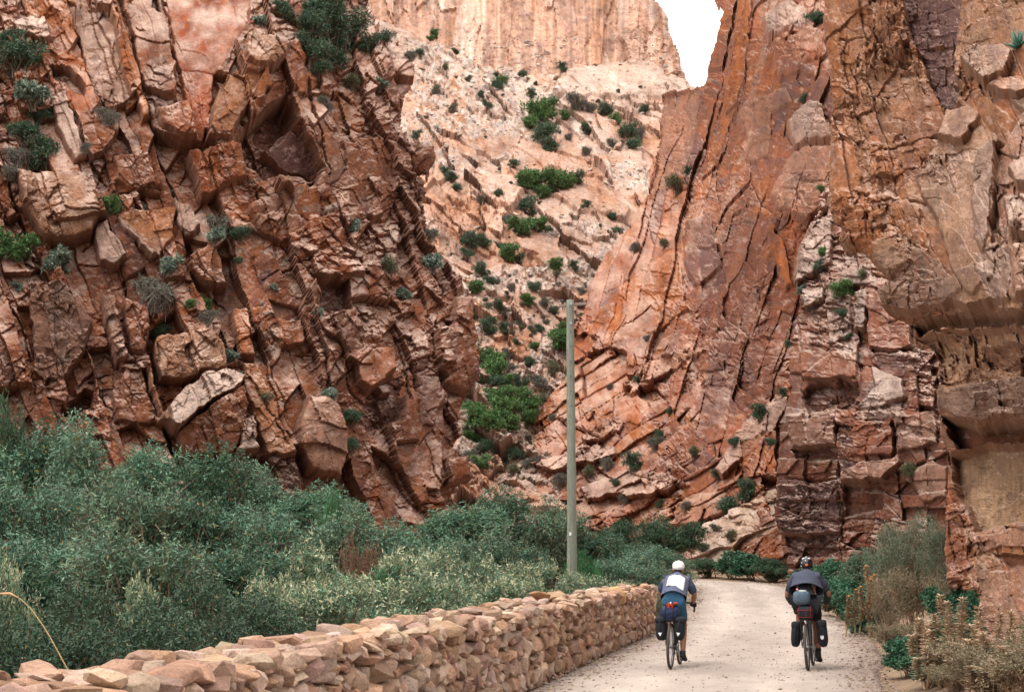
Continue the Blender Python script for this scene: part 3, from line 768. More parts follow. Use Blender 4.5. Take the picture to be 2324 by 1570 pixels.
rock("buttress", R1_POLY, [(2320, 1450, 19.5), (2220, 1300, 22), (2140, 1050, 24.5), (2300, 1050, 20), (2300, 700, 18.8), (2080, 700, 26), (1900, 450, 31), (1900, 100, 33), (2100, 300, 28), (2250, 300, 24.5), (2300, 0, 25), (2450, 700, 16.5), (2450, 1500, 18), (2200, 1550, 20.5), (3000, 700, 13.5), (3000, 1500, 14.5), (3000, 0, 17)],
     23 / F, (-.42, -1, .05),
     [dict(a=78, p=320, q=90, amp=26, tilt=.14, crack=7, cw=.04, b=.6), dict(a=72, p=130, q=40, amp=14, tilt=.22, crack=6, b=.5), dict(a=-12, p=70, q=22, amp=8, tilt=.34, crack=5), dict(a=80, p=110, q=13, amp=2.6, tilt=.25, crack=2, b=.6), dict(a=75, p=34, q=16, amp=3, tilt=.3, crack=2), dict(a=-15, p=18, q=9, amp=1.6, tilt=.3, crack=1)],
     R1_FEATS, [('brown', .15), ('ochre', .40), ('tan', .25), ('grey', .12), ('orange', .14)], step=2.2, edge=80, seed=52, back=7, material=M_ROCK_NEAR, xr=(1855, 2960), yr=(-66, 1640), pale_up=.55, streak=.24, rough_edge=3, tint=.70, fine=1.55, sat=1.22,
     grooves=[([(1999, 340), (2050, 330), (2131, 309)], 5, 34), ([(1909, 92), (1960, 88), (2023, 86), (2060, 70)], 5, 26), ([(1980, 412), (2030, 395), (2090, 380)], 3, 14), ([(1956, 115), (2010, 140), (2060, 160)], 3, 14),
              ([(2010, 210), (2060, 200)], 4, 16), ([(1990, 240), (1960, 330), (1975, 420)], 4, 10), ([(2090, 480), (2130, 640)], 4, 18), ([(2036, 0), (2079, 108), (2153, 268)], 4, 20)])
for n_ in ("cliff", "valley_slope", "far_wall", "rock_flank", "rock_pillar", "tan_outcrop", "buttress"):
    tag(bpy.data.objects[n_], kind='structure')
# ================================================================ ground and road
def g_np(X, Y):
    z = .73 * sstep(36, 60, Y) + .035 * np.clip(Y - 60, 0, 400)
    xr_ = np.interp(Y, [0, 18.5, 26, 35, 45, 56, 70], [3.2, 4.9, 6.7, 8.5, 9.6, 10.4, 12])
    z = z + .32 * np.clip(X - xr_ - .1, 0, 3.5) * np.clip(Y / 10, 0, 1) * sstep(75, 50, Y)
    xl = .05 + .2125 * (Y - 18.5)
    z = z - .5 * sstep(1.0, 5.0, xl - X) * sstep(70, 40, Y)
    return z
def gz(x, y):
    return float(g_np(np.array([float(x)]), np.array([float(y)]))[0])

gx_ = np.concatenate([[-600, -300, -150, -80, -50, -35], np.arange(-25, 25.01, .4), [35, 50, 80, 150, 300, 600]])
gy_ = np.concatenate([[-300, -100, -40, -15], np.arange(-6, 90.01, .4), [100, 120, 150, 200, 300, 600]])
GX, GY = np.meshgrid(gx_, gy_)
GZ = g_np(GX, GY) + .05 * fbm(GX / 1.7, GY / 1.7, 601, 4) - .03
n1 = fbm(GX / 2.3, GY / 2.3, 602, 4)[..., None]
gc = np.array([.27, .185, .125]) * (1 + .35 * n1)
W_ = len(gx_)
ii = (np.arange(len(gy_) - 1)[:, None] * W_ + np.arange(W_ - 1)[None]).ravel()
M_GROUND = mat("dry sandy soil", (1, 1, 1), rough=.95, noise=.25, nscale=3, noise2=(.22, 25), bump=.5, bscale=30, vcol=True, spec=.1)
tag(link("ground", mesh_np("ground", np.stack([GX, GY, GZ], -1).reshape(-1, 3), np.stack([ii, ii + 1, ii + W_ + 1, ii + W_], 1), gc.reshape(-1, 3), M_GROUND, True)), kind='structure')

RL = [(-5.6, -7), (-2.8, 5), (.05, 18.5), (1.64, 26), (3.4, 34.2), (5.4, 45), (6.4, 53), (5.4, 57.0), (2, 60), (-6, 62)]
RR = [(3.0, -7), (3.6, 5), (4.9, 18.5), (6.7, 26), (8.5, 35), (9.6, 45), (10.5, 55), (8.6, 61), (4, 65), (-5, 67)]
def resample(pts, n):
    P_ = np.array(pts, float)
    # catmull-rom
    out = []
    for i in range(len(P_) - 1):
        p0, p1, p2, p3 = P_[max(i - 1, 0)], P_[i], P_[i + 1], P_[min(i + 2, len(P_) - 1)]
        for t in np.linspace(0, 1, n, endpoint=False):
            out.append(.5 * ((2 * p1) + (-p0 + p2) * t + (2 * p0 - 5 * p1 + 4 * p2 - p3) * t * t + (-p0 + 3 * p1 - 3 * p2 + p3) * t ** 3))
    out.append(P_[-1]); return np.array(out)
A_, B_ = resample(RL, 26), resample(RR, 26)
U = np.linspace(0, 1, 70)
RX = A_[:, None, 0] * (1 - U) + B_[:, None, 0] * U; RY = A_[:, None, 1] * (1 - U) + B_[:, None, 1] * U
edge_n = fbm(RY / 1.3, RX / 1.3, 611, 3)
Uw = np.clip(U[None] + .02 * edge_n, 0, 1)
crown = .05 * (1 - (2 * Uw - 1) ** 2)
rut = -.022 * (np.exp(-((Uw - .30) / .07) ** 2) + np.exp(-((Uw - .68) / .07) ** 2))
edge_d = -.14 * sstep(.94, 1.0, np.abs(2 * U - 1))[None]
RZ = g_np(np.minimum(RX, np.interp(RY, [0, 18.5, 26, 35, 45, 56, 70], [3.2, 4.9, 6.7, 8.5, 9.6, 10.4, 12])), RY) + .045 + crown + rut + .016 * fbm(RX / .6, RY / .9, 612, 4) + edge_d
tone = np.array([.345, .284, .246])[None, None] * (1 + .20 * fbm(RX / 1.1, RY / 2.4, 613, 4) + .16 * fbm(RX / .25, RY / .4, 614, 3))[..., None]
trk = (np.exp(-((Uw - .30) / .09) ** 2) + np.exp(-((Uw - .68) / .09) ** 2))[..., None]
side = sstep(.62, 1.0, np.abs(2 * Uw - 1))[..., None]
tone = tone * (1 + .22 * trk) * (1 - .30 * side)
tone = tone * (1 - .12 * side) + .12 * side * np.array([.5, .30, .2])
W_ = len(U)
ii = (np.arange(len(A_) - 1)[:, None] * W_ + np.arange(W_ - 1)[None]).ravel()
M_ROAD = mat("pale dust and gravel", (1, 1, 1), rough=.95, noise=.10, nscale=9, noise2=(.20, 60), bump=.55, bscale=70, vcol=True, spec=.1)
tag(link("road", mesh_np("road", np.stack([RX, RY, RZ], -1).reshape(-1, 3), np.stack([ii, ii + 1, ii + W_ + 1, ii + W_], 1), tone.reshape(-1, 3), M_ROAD, True)), kind='structure')
def roadz(x, y):
    d = (RX - x) ** 2 + (RY - y) ** 2
    return float(RZ.flat[int(np.argmin(d))])

# loose gravel on the road and along its edges: nobody could count it
rng = np.random.default_rng(7)
OCT = np.array([[1, 0, 0], [-1, 0, 0], [0, 1, 0], [0, -1, 0], [0, 0, 1], [0, 0, -1]], float)
OF = np.array([[0, 2, 4], [2, 1, 4], [1, 3, 4], [3, 0, 4], [2, 0, 5], [1, 2, 5], [3, 1, 5], [0, 3, 5]])
N_ = 14000
rI = rng.integers(8, len(A_) - 60, N_ * 3)
uu = np.where(rng.random(N_ * 3) < .65, np.where(rng.random(N_ * 3) < .5, np.abs(rng.normal(0, .10, N_ * 3)), 1 - np.abs(rng.normal(0, .10, N_ * 3))), rng.random(N_ * 3))
uu = np.clip(uu, 0.0, 1.0)
px = A_[rI, 0] * (1 - uu) + B_[rI, 0] * uu + rng.normal(0, .12, N_ * 3); py = A_[rI, 1] * (1 - uu) + B_[rI, 1] * uu + rng.normal(0, .12, N_ * 3)
keep = (py > 12)
px, py, uu, rI = px[keep][:N_], py[keep][:N_], uu[keep][:N_], rI[keep][:N_]
pz = RZ[rI, np.clip((uu * (len(U) - 1)).round().astype(int), 0, len(U) - 1)]
N_ = len(px)
sz = np.clip(rng.lognormal(-4.75, .5, N_) * (1 + .8 * (np.abs(uu - .5) > .38)), .004, .055)
V_ = OCT[None] * (sz[:, None, None] * rng.uniform(.6, 1.4, (N_, 6, 1))) + rng.normal(0, .15, (N_, 6, 3)) * sz[:, None, None]
ang = rng.random(N_) * 6.28
c_, s_ = np.cos(ang)[:, None], np.sin(ang)[:, None]
V_ = np.stack([V_[..., 0] * c_ - V_[..., 1] * s_, V_[..., 0] * s_ + V_[..., 1] * c_, V_[..., 2] * .6], -1)
V_ += np.stack([px, py, pz + sz * .15], -1)[:, None]
F_ = OF[None] + (np.arange(N_) * 6)[:, None, None]
cc = (np.array([.37, .28, .225]) * rng.uniform(.6, 1.2, (N_, 1)) * np.stack([np.ones(N_), rng.uniform(.88, 1.05, N_), rng.uniform(.8, 1.1, N_)], 1))
cc = np.repeat(cc, 6, 0)
M_STONE = mat("quartzite stones", (1, 1, 1), rough=.92, noise=.26, nscale=7, noise2=(.24, 45), bump=.9, bscale=38, vcol=True, spec=.15)
tag(link("gravel", mesh_np("gravel", V_.reshape(-1, 3), F_.reshape(-1, 3), cc, M_STONE)), kind='stuff')

# ================================================================ dry-stone wall
def hull_stone(rng, size, boxy=3.5, n=22, bev=.05, jit=.10):
    """an angular stone: hull of points on a boxy ball, edges worn a little"""
    bm = bmesh.new()
    for _ in range(n):
        d = Vector((rng.gauss(0, 1), rng.gauss(0, 1), rng.gauss(0, 1))).normalized()
        k = (abs(d.x) ** boxy + abs(d.y) ** boxy + abs(d.z) ** boxy) ** (-1 / boxy)
        k *= 1 - rng.random() * jit * 2
        bm.verts.new((d.x * k * size[0] / 2, d.y * k * size[1] / 2, d.z * k * size[2] / 2))
    r = bmesh.ops.convex_hull(bm, input=bm.verts[:])
    bmesh.ops.delete(bm, geom=list({g for g in r['geom_interior'] + r['geom_unused'] if isinstance(g, bmesh.types.BMVert)}), context='VERTS')
    bmesh.ops.dissolve_limit(bm, angle_limit=R(14), verts=bm.verts[:], edges=bm.edges[:])
    if bev > 0:
        bmesh.ops.bevel(bm, geom=bm.edges[:], offset=bev * min(size), segments=1, affect='EDGES', profile=.5, clamp_overlap=True)
    bmesh.ops.triangulate(bm, faces=bm.faces[:])
    bm.verts.index_update()
    V = np.array([v.co[:] for v in bm.verts]); Fc = np.array([[v.index for v in f.verts] for f in bm.faces])
    bm.free()
    return V, Fc
srng = random.Random(11)
POOL = [hull_stone(srng, (1, 1, 1), boxy=srng.choice((4, 6, 10)), n=srng.choice((16, 20, 26, 34)), bev=srng.uniform(.008, .028), jit=srng.uniform(.04, .13)) for _ in range(44)]
ROUNDP = [hull_stone(srng, (1, 1, 1), boxy=2.3, n=70, bev=.03, jit=.03) for _ in range(4)]
STONE_C = [(.54, .38, .29), (.52, .35, .26), (.60, .46, .37), (.48, .31, .23), (.47, .33, .27), (.62, .49, .40), (.46, .32, .26), (.56, .37, .27), (.52, .41, .34)]
WD = Vector((.2125, 1, 0)).normalized(); WN = Vector((1, -.2125, 0)).normalized()
def wall_pt(Y):        # foot of the wall's road face
    return Vector((.05 + .2125 * (Y - 18.5), Y, 0))
WY0, WY1 = 1.5, 34.4
WL = (WY1 - WY0) / WD.y
stones = []
def lay(s, nrm, z, size, rot=(0, 0, 0), col=None, pool=None):
    base = wall_pt(WY0) + WD * s + WN * nrm
    V, Fc = srng.choice(pool or POOL)
    e = Matrix.Rotation(rot[2], 3, 'Z') @ Matrix.Rotation(rot[1], 3, 'Y') @ Matrix.Rotation(rot[0], 3, 'X')
    fl = np.array([srng.choice((-1, 1)), srng.choice((-1, 1)), 1.0])
    if fl.prod() < 0: fl[0] *= -1
    L = (V * fl) @ np.diag(size) @ np.array(e).T            # local x along the wall, y across, z up
    M_ = np.array([WD[:], WN[:], (0, 0, 1)])
    Wd = L @ M_
    Wd = Wd[:, :] + np.array([base.x, base.y, gz(base.x + .5, base.y) * 1.0 + z])
    c = np.array([.98, .89, .84]) * np.array(col or srng.choice(STONE_C)) * srng.uniform(.66, 1.14) * np.array([1, srng.uniform(.95, 1.03), srng.uniform(.88, 1.04)])
    cv = np.repeat(c[None], len(V), 0) * (1 + .1 * np.random.default_rng(srng.randrange(10 ** 6)).standard_normal((len(V), 1)))
    # the frame of WD, WN, Z is left-handed: turn the faces round
    stones.append((Wd, Fc[:, ::-1], cv, base, max(size)))
rows = [(0.00, .27, 1.0), (.25, .23, 1.15), (.46, .22, 1.25), (.66, .19, 1.35), (.83, .17, 1.5)]
for ri, (z0, hh, asp) in enumerate(rows):
    s = srng.uniform(0, .2)
    while s < WL:
        wd_ = hh * asp * srng.choice((.55, .75, .9, 1.1, 1.35, 1.6)) * (.9 if ri == 0 else 1)
        h = hh * srng.uniform(.82, 1.22)
        if srng.random() < .16 and ri > 0:      # two thin ones instead of one
            lay(s + wd_ / 2, -.14 + srng.uniform(-.02, .03), z0 + h * .25, (wd_ * 1.05, .34, h * .55), (srng.uniform(-.1, .1), srng.uniform(-.1, .1), srng.uniform(-.2, .2)))
            lay(s + wd_ / 2, -.14 + srng.uniform(-.02, .03), z0 + h * .75, (wd_ * 1.0, .34, h * .5), (srng.uniform(-.1, .1), srng.uniform(-.1, .1), srng.uniform(-.2, .2)))
        else:
            lay(s + wd_ / 2, -.15 + srng.uniform(-.035, .045), z0 + hh / 2 + srng.uniform(-.03, .03), (wd_ * 1.10, .36, h * 1.08),
                (srng.uniform(-.2, .2), srng.uniform(-.35, .35), srng.uniform(-.35, .35)), pool=ROUNDP if srng.random() < .07 else None)
        if srng.random() < .6:
            lay(s, -.04, z0 + srng.uniform(.02, .06), (.10, .14, .08), (srng.random(), srng.random(), srng.random() * 3))
        s += wd_ * .97
# flat stones bedded across the top, and loose ones on them
for lane, nn in ((0, -.10), (1, -.36), (2, -.60)):
    s = srng.uniform(0, .3)
    while s < WL:
        wd_ = srng.uniform(.18, .46)
        lay(s + wd_ / 2, nn + srng.uniform(-.05, .05), .99 + srng.uniform(-.02, .05) + (.02 if lane == 2 else 0), (wd_ * 1.08, srng.uniform(.24, .36), srng.uniform(.10, .20)),
            (srng.uniform(-.2, .2), srng.uniform(-.16, .16), srng.uniform(-.6, .6)), col=srng.choice(STONE_C[:6]) if srng.random() < .94 else (.32, .25, .22))
        if srng.random() < .22:
            lay(s + wd_ / 2 + srng.uniform(-.1, .1), nn + srng.uniform(-.1, .1), 1.085 + srng.uniform(-.01, .03), (srng.uniform(.14, .38), srng.uniform(.14, .26), srng.uniform(.09, .15)),
                (srng.uniform(-.25, .25), srng.uniform(-.25, .25), srng.uniform(0, 3)))
        s += wd_
# back face, seen only from the side
for z0 in (.1, .36, .6, .82):
    s = 0
    while s < WL:
        wd_ = srng.uniform(.3, .55)
        lay(s + wd_ / 2, -.62, z0, (wd_ * 1.1, .26, .28)); s += wd_
# long slab and the big rounded stone lying on the wall in the middle distance
lay(20.6, -.34, 1.17, (1.05, .26, .17), (0, .04, .08), (.50, .29, .17))
lay(21.75, -.30, 1.15, (.62, .30, .18), (0, -.1, .2), (.58, .42, .30))
lay(27.6, -.12, 1.00, (.40, .44, .42), (0, 0, 0), (.62, .42, .24), ROUNDP)
def shown(st):
    b = st[3]; c = st[0].mean(0)
    yy = c[1] * CP + (c[2] - CAMZ) * SP; zz = -c[1] * SP + (c[2] - CAMZ) * CP
    if yy < 1: return 0
    x_ = 1161.5 + F * c[0] / yy; y_ = 785 - F * zz / yy
    if not (-20 < x_ < 2340 and -20 < y_ < 1590): return 0
    # road face and top only
    return st[4] / yy * (.2 if (b - wall_pt(b.y)).dot(WN) < -.55 and c[2] < .9 else 1)
order = sorted(range(len(stones)), key=lambda i: -shown(stones[i]))
wall = tag(empty("stone_wall", wall_pt(18.5)), "low dry-stone wall of tan and rust rubble running along the left edge of the gravel road", "wall")
wo = np.array(wall.location)
for i in order[:100]:
    V, Fc, cv, _, _ = stones[i]
    c0 = V.mean(0)
    o = link("stone", mesh_np("stone", V - c0, Fc, cv, M_STONE), wall)
    o.location = Vector(c0 - wo)
b_ = 0; VV, FF, CCc = [], [], []
for i in order[100:]:
    V, Fc, cv, _, _ = stones[i]
    VV.append(V - wo); FF.append(Fc + b_); CCc.append(cv); b_ += len(V)
tag(link("stones", mesh_np("stones", np.concatenate(VV), np.concatenate(FF), np.concatenate(CCc), M_STONE), wall), kind='stuff')
core = MB()
rings = []
for Y_ in np.linspace(WY0, WY1, 30):
    p = wall_pt(Y_) - Vector(wall.location); g0 = gz(p.x + wall.location.x + .5, Y_)
    rings.append([p + WN * -.16 + Vector((0, 0, g0 - .4)), p + WN * -.16 + Vector((0, 0, g0 + .96)), p + WN * -.58 + Vector((0, 0, g0 + .96)), p + WN * -.58 + Vector((0, 0, g0 - .4))])
core.loft(rings)
core.build("core", mat("packed earth", (.24, .15, .10), rough=.95, noise=.3, nscale=12), wall, smooth=False)

# ================================================================ wooden pole
PY = 34.0
pb = at(1297, 1330, PY); pt = at(1294, 681, PY)
pole = tag(empty("utility_pole", (pb.x, PY, gz(pb.x, PY))), "weathered grey wooden utility pole with short crossarm rising from the bushes behind the wall", "utility pole")
pz0 = pole.location.z
Hp = pt.z - pz0
prof = []
prng = random.Random(3)
m = MB()
NP, NA = 46, 20
rings = []
for i in range(NP + 1):
    t = i / NP
    r = .122 - .032 * t + .002 * math.sin(t * 31) + .0015 * math.sin(t * 67)
    cx = (pt.x - pb.x) * t + .006 * math.sin(t * 5)
    rings.append([Vector((cx + r * math.cos(a) * (1 + .02 * math.sin(3 * a + t * 4)), r * math.sin(a), t * Hp - .3 * (i == 0))) for a in [2 * math.pi * k / NA for k in range(NA)]])
m.loft(rings)
M_POLE = mat("weathered grey green pole wood", (.245, .258, .210), rough=.85, noise=.22, nscale=3, noise2=(.28, 16), bump=.6, bscale=30, stretch=(6, 6, .45))
m.build("pole", M_POLE, pole)
def pole_at(y):      # centre of the pole at picture height y
    z = at(1295, y, PY).z - pz0
    return Vector(((pt.x - pb.x) * z / Hp, 0, z))
M_ARM = mat("grey crossarm wood", (.26, .20, .17), rough=.85, noise=.3, nscale=20)
M_BLACK = mat("black glazed ceramic", (.012, .013, .018), rough=.25, spec=.5)
M_GALV = mat("galvanised steel", (.45, .46, .47), rough=.45, metal=.7, noise=.2, nscale=60)
M_HOLE = mat("dark drilled hole", (.02, .02, .018), rough=.9)
a0 = at(1268.8, 692.5, PY) - pole.location; a1 = at(1331, 686.5, PY) - pole.location
mid = (a0 + a1) / 2; mid.y = .13
ang_ = math.atan2(a1.z - a0.z, a1.x - a0.x)
m = MB(); m.box(mid, ((a1 - a0).length, .07, .072), Matrix.Rotation(-ang_, 3, 'Y'), .006)
m.build("crossarm", M_ARM, pole, False)
for ix, iy in ((1276.7, 683), (1320.5, 679)):
    p = at(ix, iy, PY) - pole.location; p.y = .13
    m = MB()
    prof_ = [(-.075, .012), (-.052, .012), (-.05, .034), (-.03, .036), (-.022, .030), (-.012, .036), (.012, .037), (.02, .031), (.03, .036), (.048, .032), (.055, .015)]
    m.loft([[p + Vector((r * math.cos(2 * math.pi * k / 14), r * math.sin(2 * math.pi * k / 14), z)) for k in range(14)] for z, r in prof_])
    m.tube([p + Vector((0, 0, -.2)), p + Vector((0, 0, -.07))], .009)
    m.build("insulator", M_BLACK, pole)
for yy in (691, 735):
    c = pole_at(yy); c.y = -.098
    m = MB(); m.box(c + Vector((.006, 0, 0)), (.055, .012, .055), Matrix.Rotation(.1, 3, 'Y'), .003); m.tube([c, c + Vector((0, -.03, 0))], .012)
    m.build("bolt", M_GALV, pole, False)
for k in range(6):
    c = pole_at(754 + 33.6 * k); rr = .127 - .030 * c.z / Hp
    m = MB(); m.tube([c + Vector((.0, -rr + .02, 0)), c + Vector((.0, -rr - .0035, 0))], .013, 10)  # raised dark disc: the shade inside the hole is put into its colour
    m.build("drilled_hole", M_HOLE, pole)
c = pole_at(1211); m = MB(); m.box(c + Vector((-.035, -.121, 0)), (.055, .008, .075), None, .001)
m.build("tag_plate", mat("white enamel plate", (.75, .75, .75), rough=.5), pole, False)
# ================================================================ plants
M_LEAF = mat("leaves", (1, 1, 1), rough=.55, vcol=True, spec=.25, transl=.12)
M_STEM = mat("woody stems", (1, 1, 1), rough=.9, vcol=True, spec=.1, noise=.2, nscale=30)

def leaves_np(rng, base, d, nrm, L, Wd, col):
    """lens-shaped leaves: base points, directions, normals (n,3); L, Wd (n,)"""
    d = d / (np.linalg.norm(d, axis=1, keepdims=True) + 1e-9)
    s = np.cross(d, nrm); s /= np.linalg.norm(s, axis=1, keepdims=True) + 1e-9
    n = len(base)
    mid = base + d * (L * .45)[:, None] - np.array([0, 0, 1]) * (L * .04)[:, None]
    tip = base + d * L[:, None] - np.array([0, 0, 1]) * (L * .12)[:, None]
    V = np.stack([base, mid + s * (Wd * .5)[:, None], tip, mid - s * (Wd * .5)[:, None]], 1).reshape(-1, 3)
    Fc = np.arange(n * 4).reshape(n, 4)
    return V, Fc, np.repeat(col, 4, 0)

def crown(seed, rx, ry, h, z0=.12, lobes=7, twigs=500, per=14, tl=.30, L=.085, Wd=.024, cols=((.08, .15, .11),), tip=None, tipf=.35, up=.5,
          spread=1.0, stemcol=(.16, .11, .08), nst=26, bare=0.0, sr=.018, fill=.55, odd=None, zl=(.16, .78)):
    rng = np.random.default_rng(seed)
    # lobes make the outline uneven
    lc, lr = [], []
    for i in range(lobes):
        a = rng.random() * 6.283; rr = rng.random() ** .6 * .62
        zz = rng.uniform(*zl)
        k = math.sqrt(max(.1, 1 - (2 * zz - 1.0) ** 2 * .6))
        lc.append((rx * rr * math.cos(a) * k, ry * rr * math.sin(a) * k, h * zz)); lr.append(rng.uniform(.26, .42))
    lc.append((0, 0, h * .45)); lr.append(.5)
    lc = np.array(lc); lr = np.array(lr)
    pick = rng.choice(len(lc), twigs, p=lr ** 2 / (lr ** 2).sum())
    v = rng.normal(size=(twigs, 3)); v /= np.linalg.norm(v, axis=1, keepdims=True)
    v[:, 2] = np.where(v[:, 2] < -.3, -v[:, 2] * .6, v[:, 2])
    rad = (1 - fill * rng.random(twigs) ** 2)
    T = lc[pick] + v * (lr[pick] * rad)[:, None] * np.array([rx * 1.05, ry * 1.05, h * .62]) * 1.0
    T[:, 2] = np.clip(T[:, 2], z0 * h * rng.random(twigs) + .02, h * 1.02)
    out = T - np.array([0, 0, h * .35]); out = out / np.array([rx, ry, h * .7])
    td = out * .6 + np.array([0, 0, up]) + rng.normal(size=(twigs, 3)) * .45
    td /= np.linalg.norm(td, axis=1, keepdims=True)
    ln = tl * rng.uniform(.6, 1.3, twigs)
    # leaves
    t = rng.random((twigs, per))
    B = T[:, None] + td[:, None] * ((t - .6) * ln[:, None])[..., None] + rng.normal(size=(twigs, per, 3)) * .018
    pd = rng.normal(size=(twigs, per, 3)); D = td[:, None] * .55 + pd * .62 * spread
    Nn = rng.normal(size=(twigs, per, 3)) * .7 + np.array([0, 0, .8])
    cols = np.array(cols)
    cols = cols * np.array([.80, .88, .82])
    tc = cols[rng.integers(0, len(cols), twigs)] * rng.uniform(.66, 1.34, (twigs, 1))
    C = tc[:, None] * .65 + .35 * cols[rng.integers(0, len(cols), (twigs, per))]
    C = C * rng.uniform(.7, 1.35, (twigs, per, 1))
    if tip is not None:
        tw = (rng.random(twigs) < tipf)[:, None, None] * sstep(.45, .9, t)[..., None] * sstep(.35, .75, T[:, 2] / h)[:, None, None]
        C = C * (1 - tw) + tw * np.array(tip)
    if odd is not None:
        o_ = (rng.random((twigs, per)) < odd[1])[..., None]
        C = np.where(o_, np.array(odd[0]), C)
    Ls = L * rng.uniform(.6, 1.3, (twigs, per)); Ws = Wd * rng.uniform(.7, 1.3, (twigs, per))
    V, Fc, Cc = leaves_np(rng, B.reshape(-1, 3), D.reshape(-1, 3), Nn.reshape(-1, 3), Ls.ravel(), Ws.ravel(), C.reshape(-1, 3))
    sm = MB()
    prng = random.Random(seed)
    for i in range(nst):
        e = T[prng.randrange(twigs)]
        b0 = Vector((prng.gauss(0, .09) * rx, prng.gauss(0, .09) * ry, -.15))
        e = Vector(e); m1 = b0.lerp(e, .4) + Vector((prng.gauss(0, .08) * rx, prng.gauss(0, .08) * ry, .10 * h)); m2 = b0.lerp(e, .75) + Vector((0, 0, .06 * h))
        sm.tube([b0, m1, m2, e], [sr, sr * .7, sr * .45, sr * .22], 5, c=tuple(np.array(stemcol) * prng.uniform(.7, 1.3)), cap=False)
    for i in range(0, twigs, max(1, twigs // 160)):
        a = Vector(T[i]) - Vector(td[i]) * (ln[i] * 1.3); b = Vector(T[i]) + Vector(td[i]) * ln[i] * .4
        sm.tube([a, b], [sr * .3, sr * .15], 3, c=stemcol, cap=False)
    return V, Fc, Cc, sm

def variant(name, *a, split=True, **k):
    V, Fc, Cc, sm = crown(*a, **k)
    if split:
        return mesh_np("foliage", V, Fc, Cc, M_LEAF), sm.mesh("stems", M_STEM, False)
    # one mesh: leaves and stems
    SV = np.array(sm.v); SF = [f for f in sm.f if len(f) == 4]
    return (mesh_np(name, np.concatenate([V, SV]), np.concatenate([Fc, np.array(SF) + len(V)]), np.concatenate([Cc, np.array(sm.c)]), M_LEAF),)

TEAL = ((.105, .205, .145), (.140, .260, .182), (.066, .140, .096), (.185, .300, .205), (.150, .205, .105))
GREYG = ((.175, .215, .150), (.140, .190, .130), (.105, .155, .105), (.230, .260, .180), (.140, .125, .080))
DARKG = ((.050, .105, .062), (.070, .130, .070), (.038, .078, .052), (.095, .145, .075))
GREEN = ((.080, .170, .055), (.115, .215, .070), (.055, .125, .045), (.160, .235, .080))
BRIGHT = ((.040, .150, .055), (.055, .180, .065), (.035, .120, .050))
IVY = ((.042, .125, .070), (.058, .150, .085), (.034, .092, .055), (.085, .175, .105))
SILV = ((.250, .290, .250), (.180, .220, .190), (.310, .330, .270), (.120, .160, .140))
DRY = ((.330, .230, .130), (.270, .180, .105), (.390, .290, .170), (.200, .140, .085))
VAR = {}
VAR['willow'] = [variant("f", 101 + i, 1.75, 1.7, 5.2, twigs=2300, per=12, tl=.42, L=.115, Wd=.034, cols=(TEAL, tuple(tuple(c * .66 for c in q) for q in TEAL) + DARKG[:2], TEAL[:2] + ((.20, .29, .22), (.17, .24, .16), (.22, .26, .17)))[i], lobes=11, nst=40, sr=.045, odd=((.30, .22, .06), .012)) for i in range(3)]
VAR['mid'] = [variant("f", 121 + i, 1.45, 1.4, 3.2, twigs=1900, per=12, tl=.34, L=.095, Wd=.026, cols=(tuple(tuple(c * .7 for c in q) for q in TEAL + DARKG[:2]), TEAL[:4] + GREYG[:3], TEAL[:3] + GREYG + ((.21, .25, .14),))[i], lobes=9, nst=40, sr=.03, odd=((.33, .22, .08), .015)) for i in range(3)]
VAR['front'] = [variant("f", 141 + i, 1.25, 1.15, 1.95, twigs=2300, per=11, tl=.22, L=.055, Wd=.019, cols=tuple(tuple(c * .68 for c in q) for q in DARKG + ((.075, .115, .080), (.10, .14, .09))), lobes=8, nst=36, sr=.016, odd=((.22, .17, .07), .02)) for i in range(3)]
VAR['pale'] = [variant("f", 161 + i, 1.25, 1.15, 1.95, twigs=1500, per=13, tl=.24, L=.082, Wd=.021, cols=((.15, .20, .11), (.17, .22, .13), (.11, .17, .10)) + GREYG[:3] + TEAL[:2], tip=(.44, .43, .27), tipf=.65, lobes=9, nst=36, sr=.016, up=.9) for i in range(3)]
VAR['dark'] = [variant("f", 181 + i, 1.3, 1.2, 2.4, twigs=1200, per=14, tl=.34, L=.10, Wd=.026, cols=DARKG, lobes=9, nst=20, sr=.03) for i in range(2)]
VAR['bright'] = [variant("f", 191 + i, .9, .9, 1.6, twigs=900, per=16, tl=.34, L=.10, Wd=.014, cols=BRIGHT, lobes=7, nst=10, up=1.4, sr=.02) for i in range(1)]
VAR['russet'] = [variant("f", 195, 1.0, 1.0, 2.2, twigs=420, per=9, tl=.34, L=.07, Wd=.016, cols=((.24, .11, .07), (.19, .10, .07), (.15, .10, .07)), lobes=7, nst=90, sr=.022, stemcol=(.2, .1, .07))]
VAR['olive'] = [variant("f", 201 + i, 1.2, 1.1, 2.6, twigs=1500, per=10, tl=.40, L=.075, Wd=.016, cols=GREYG + ((.07, .11, .07), (.2, .16, .1), (.16, .12, .09)), lobes=9, nst=70, sr=.02, up=1.0, stemcol=(.24, .17, .12)) for i in range(2)]
VAR['ivy'] = [variant("f", 211 + i, 1.2, 1.0, 1.5, twigs=800, per=10, tl=.24, L=.085, Wd=.075, cols=IVY, lobes=9, nst=24, sr=.012, spread=1.3, stemcol=(.30, .2, .13)) for i in range(3)]
VAR['dry'] = [variant("f", 221 + i, 1.0, .9, 1.6, twigs=1000, per=10, tl=.26, L=.060, Wd=.016, cols=((.30, .205, .140), (.24, .165, .115), (.38, .275, .190), (.20, .155, .10), (.13, .13, .07)), lobes=9, nst=70, sr=.008, up=.5, stemcol=(.30, .20, .14), zl=(.15, .75)) for i in range(2)]
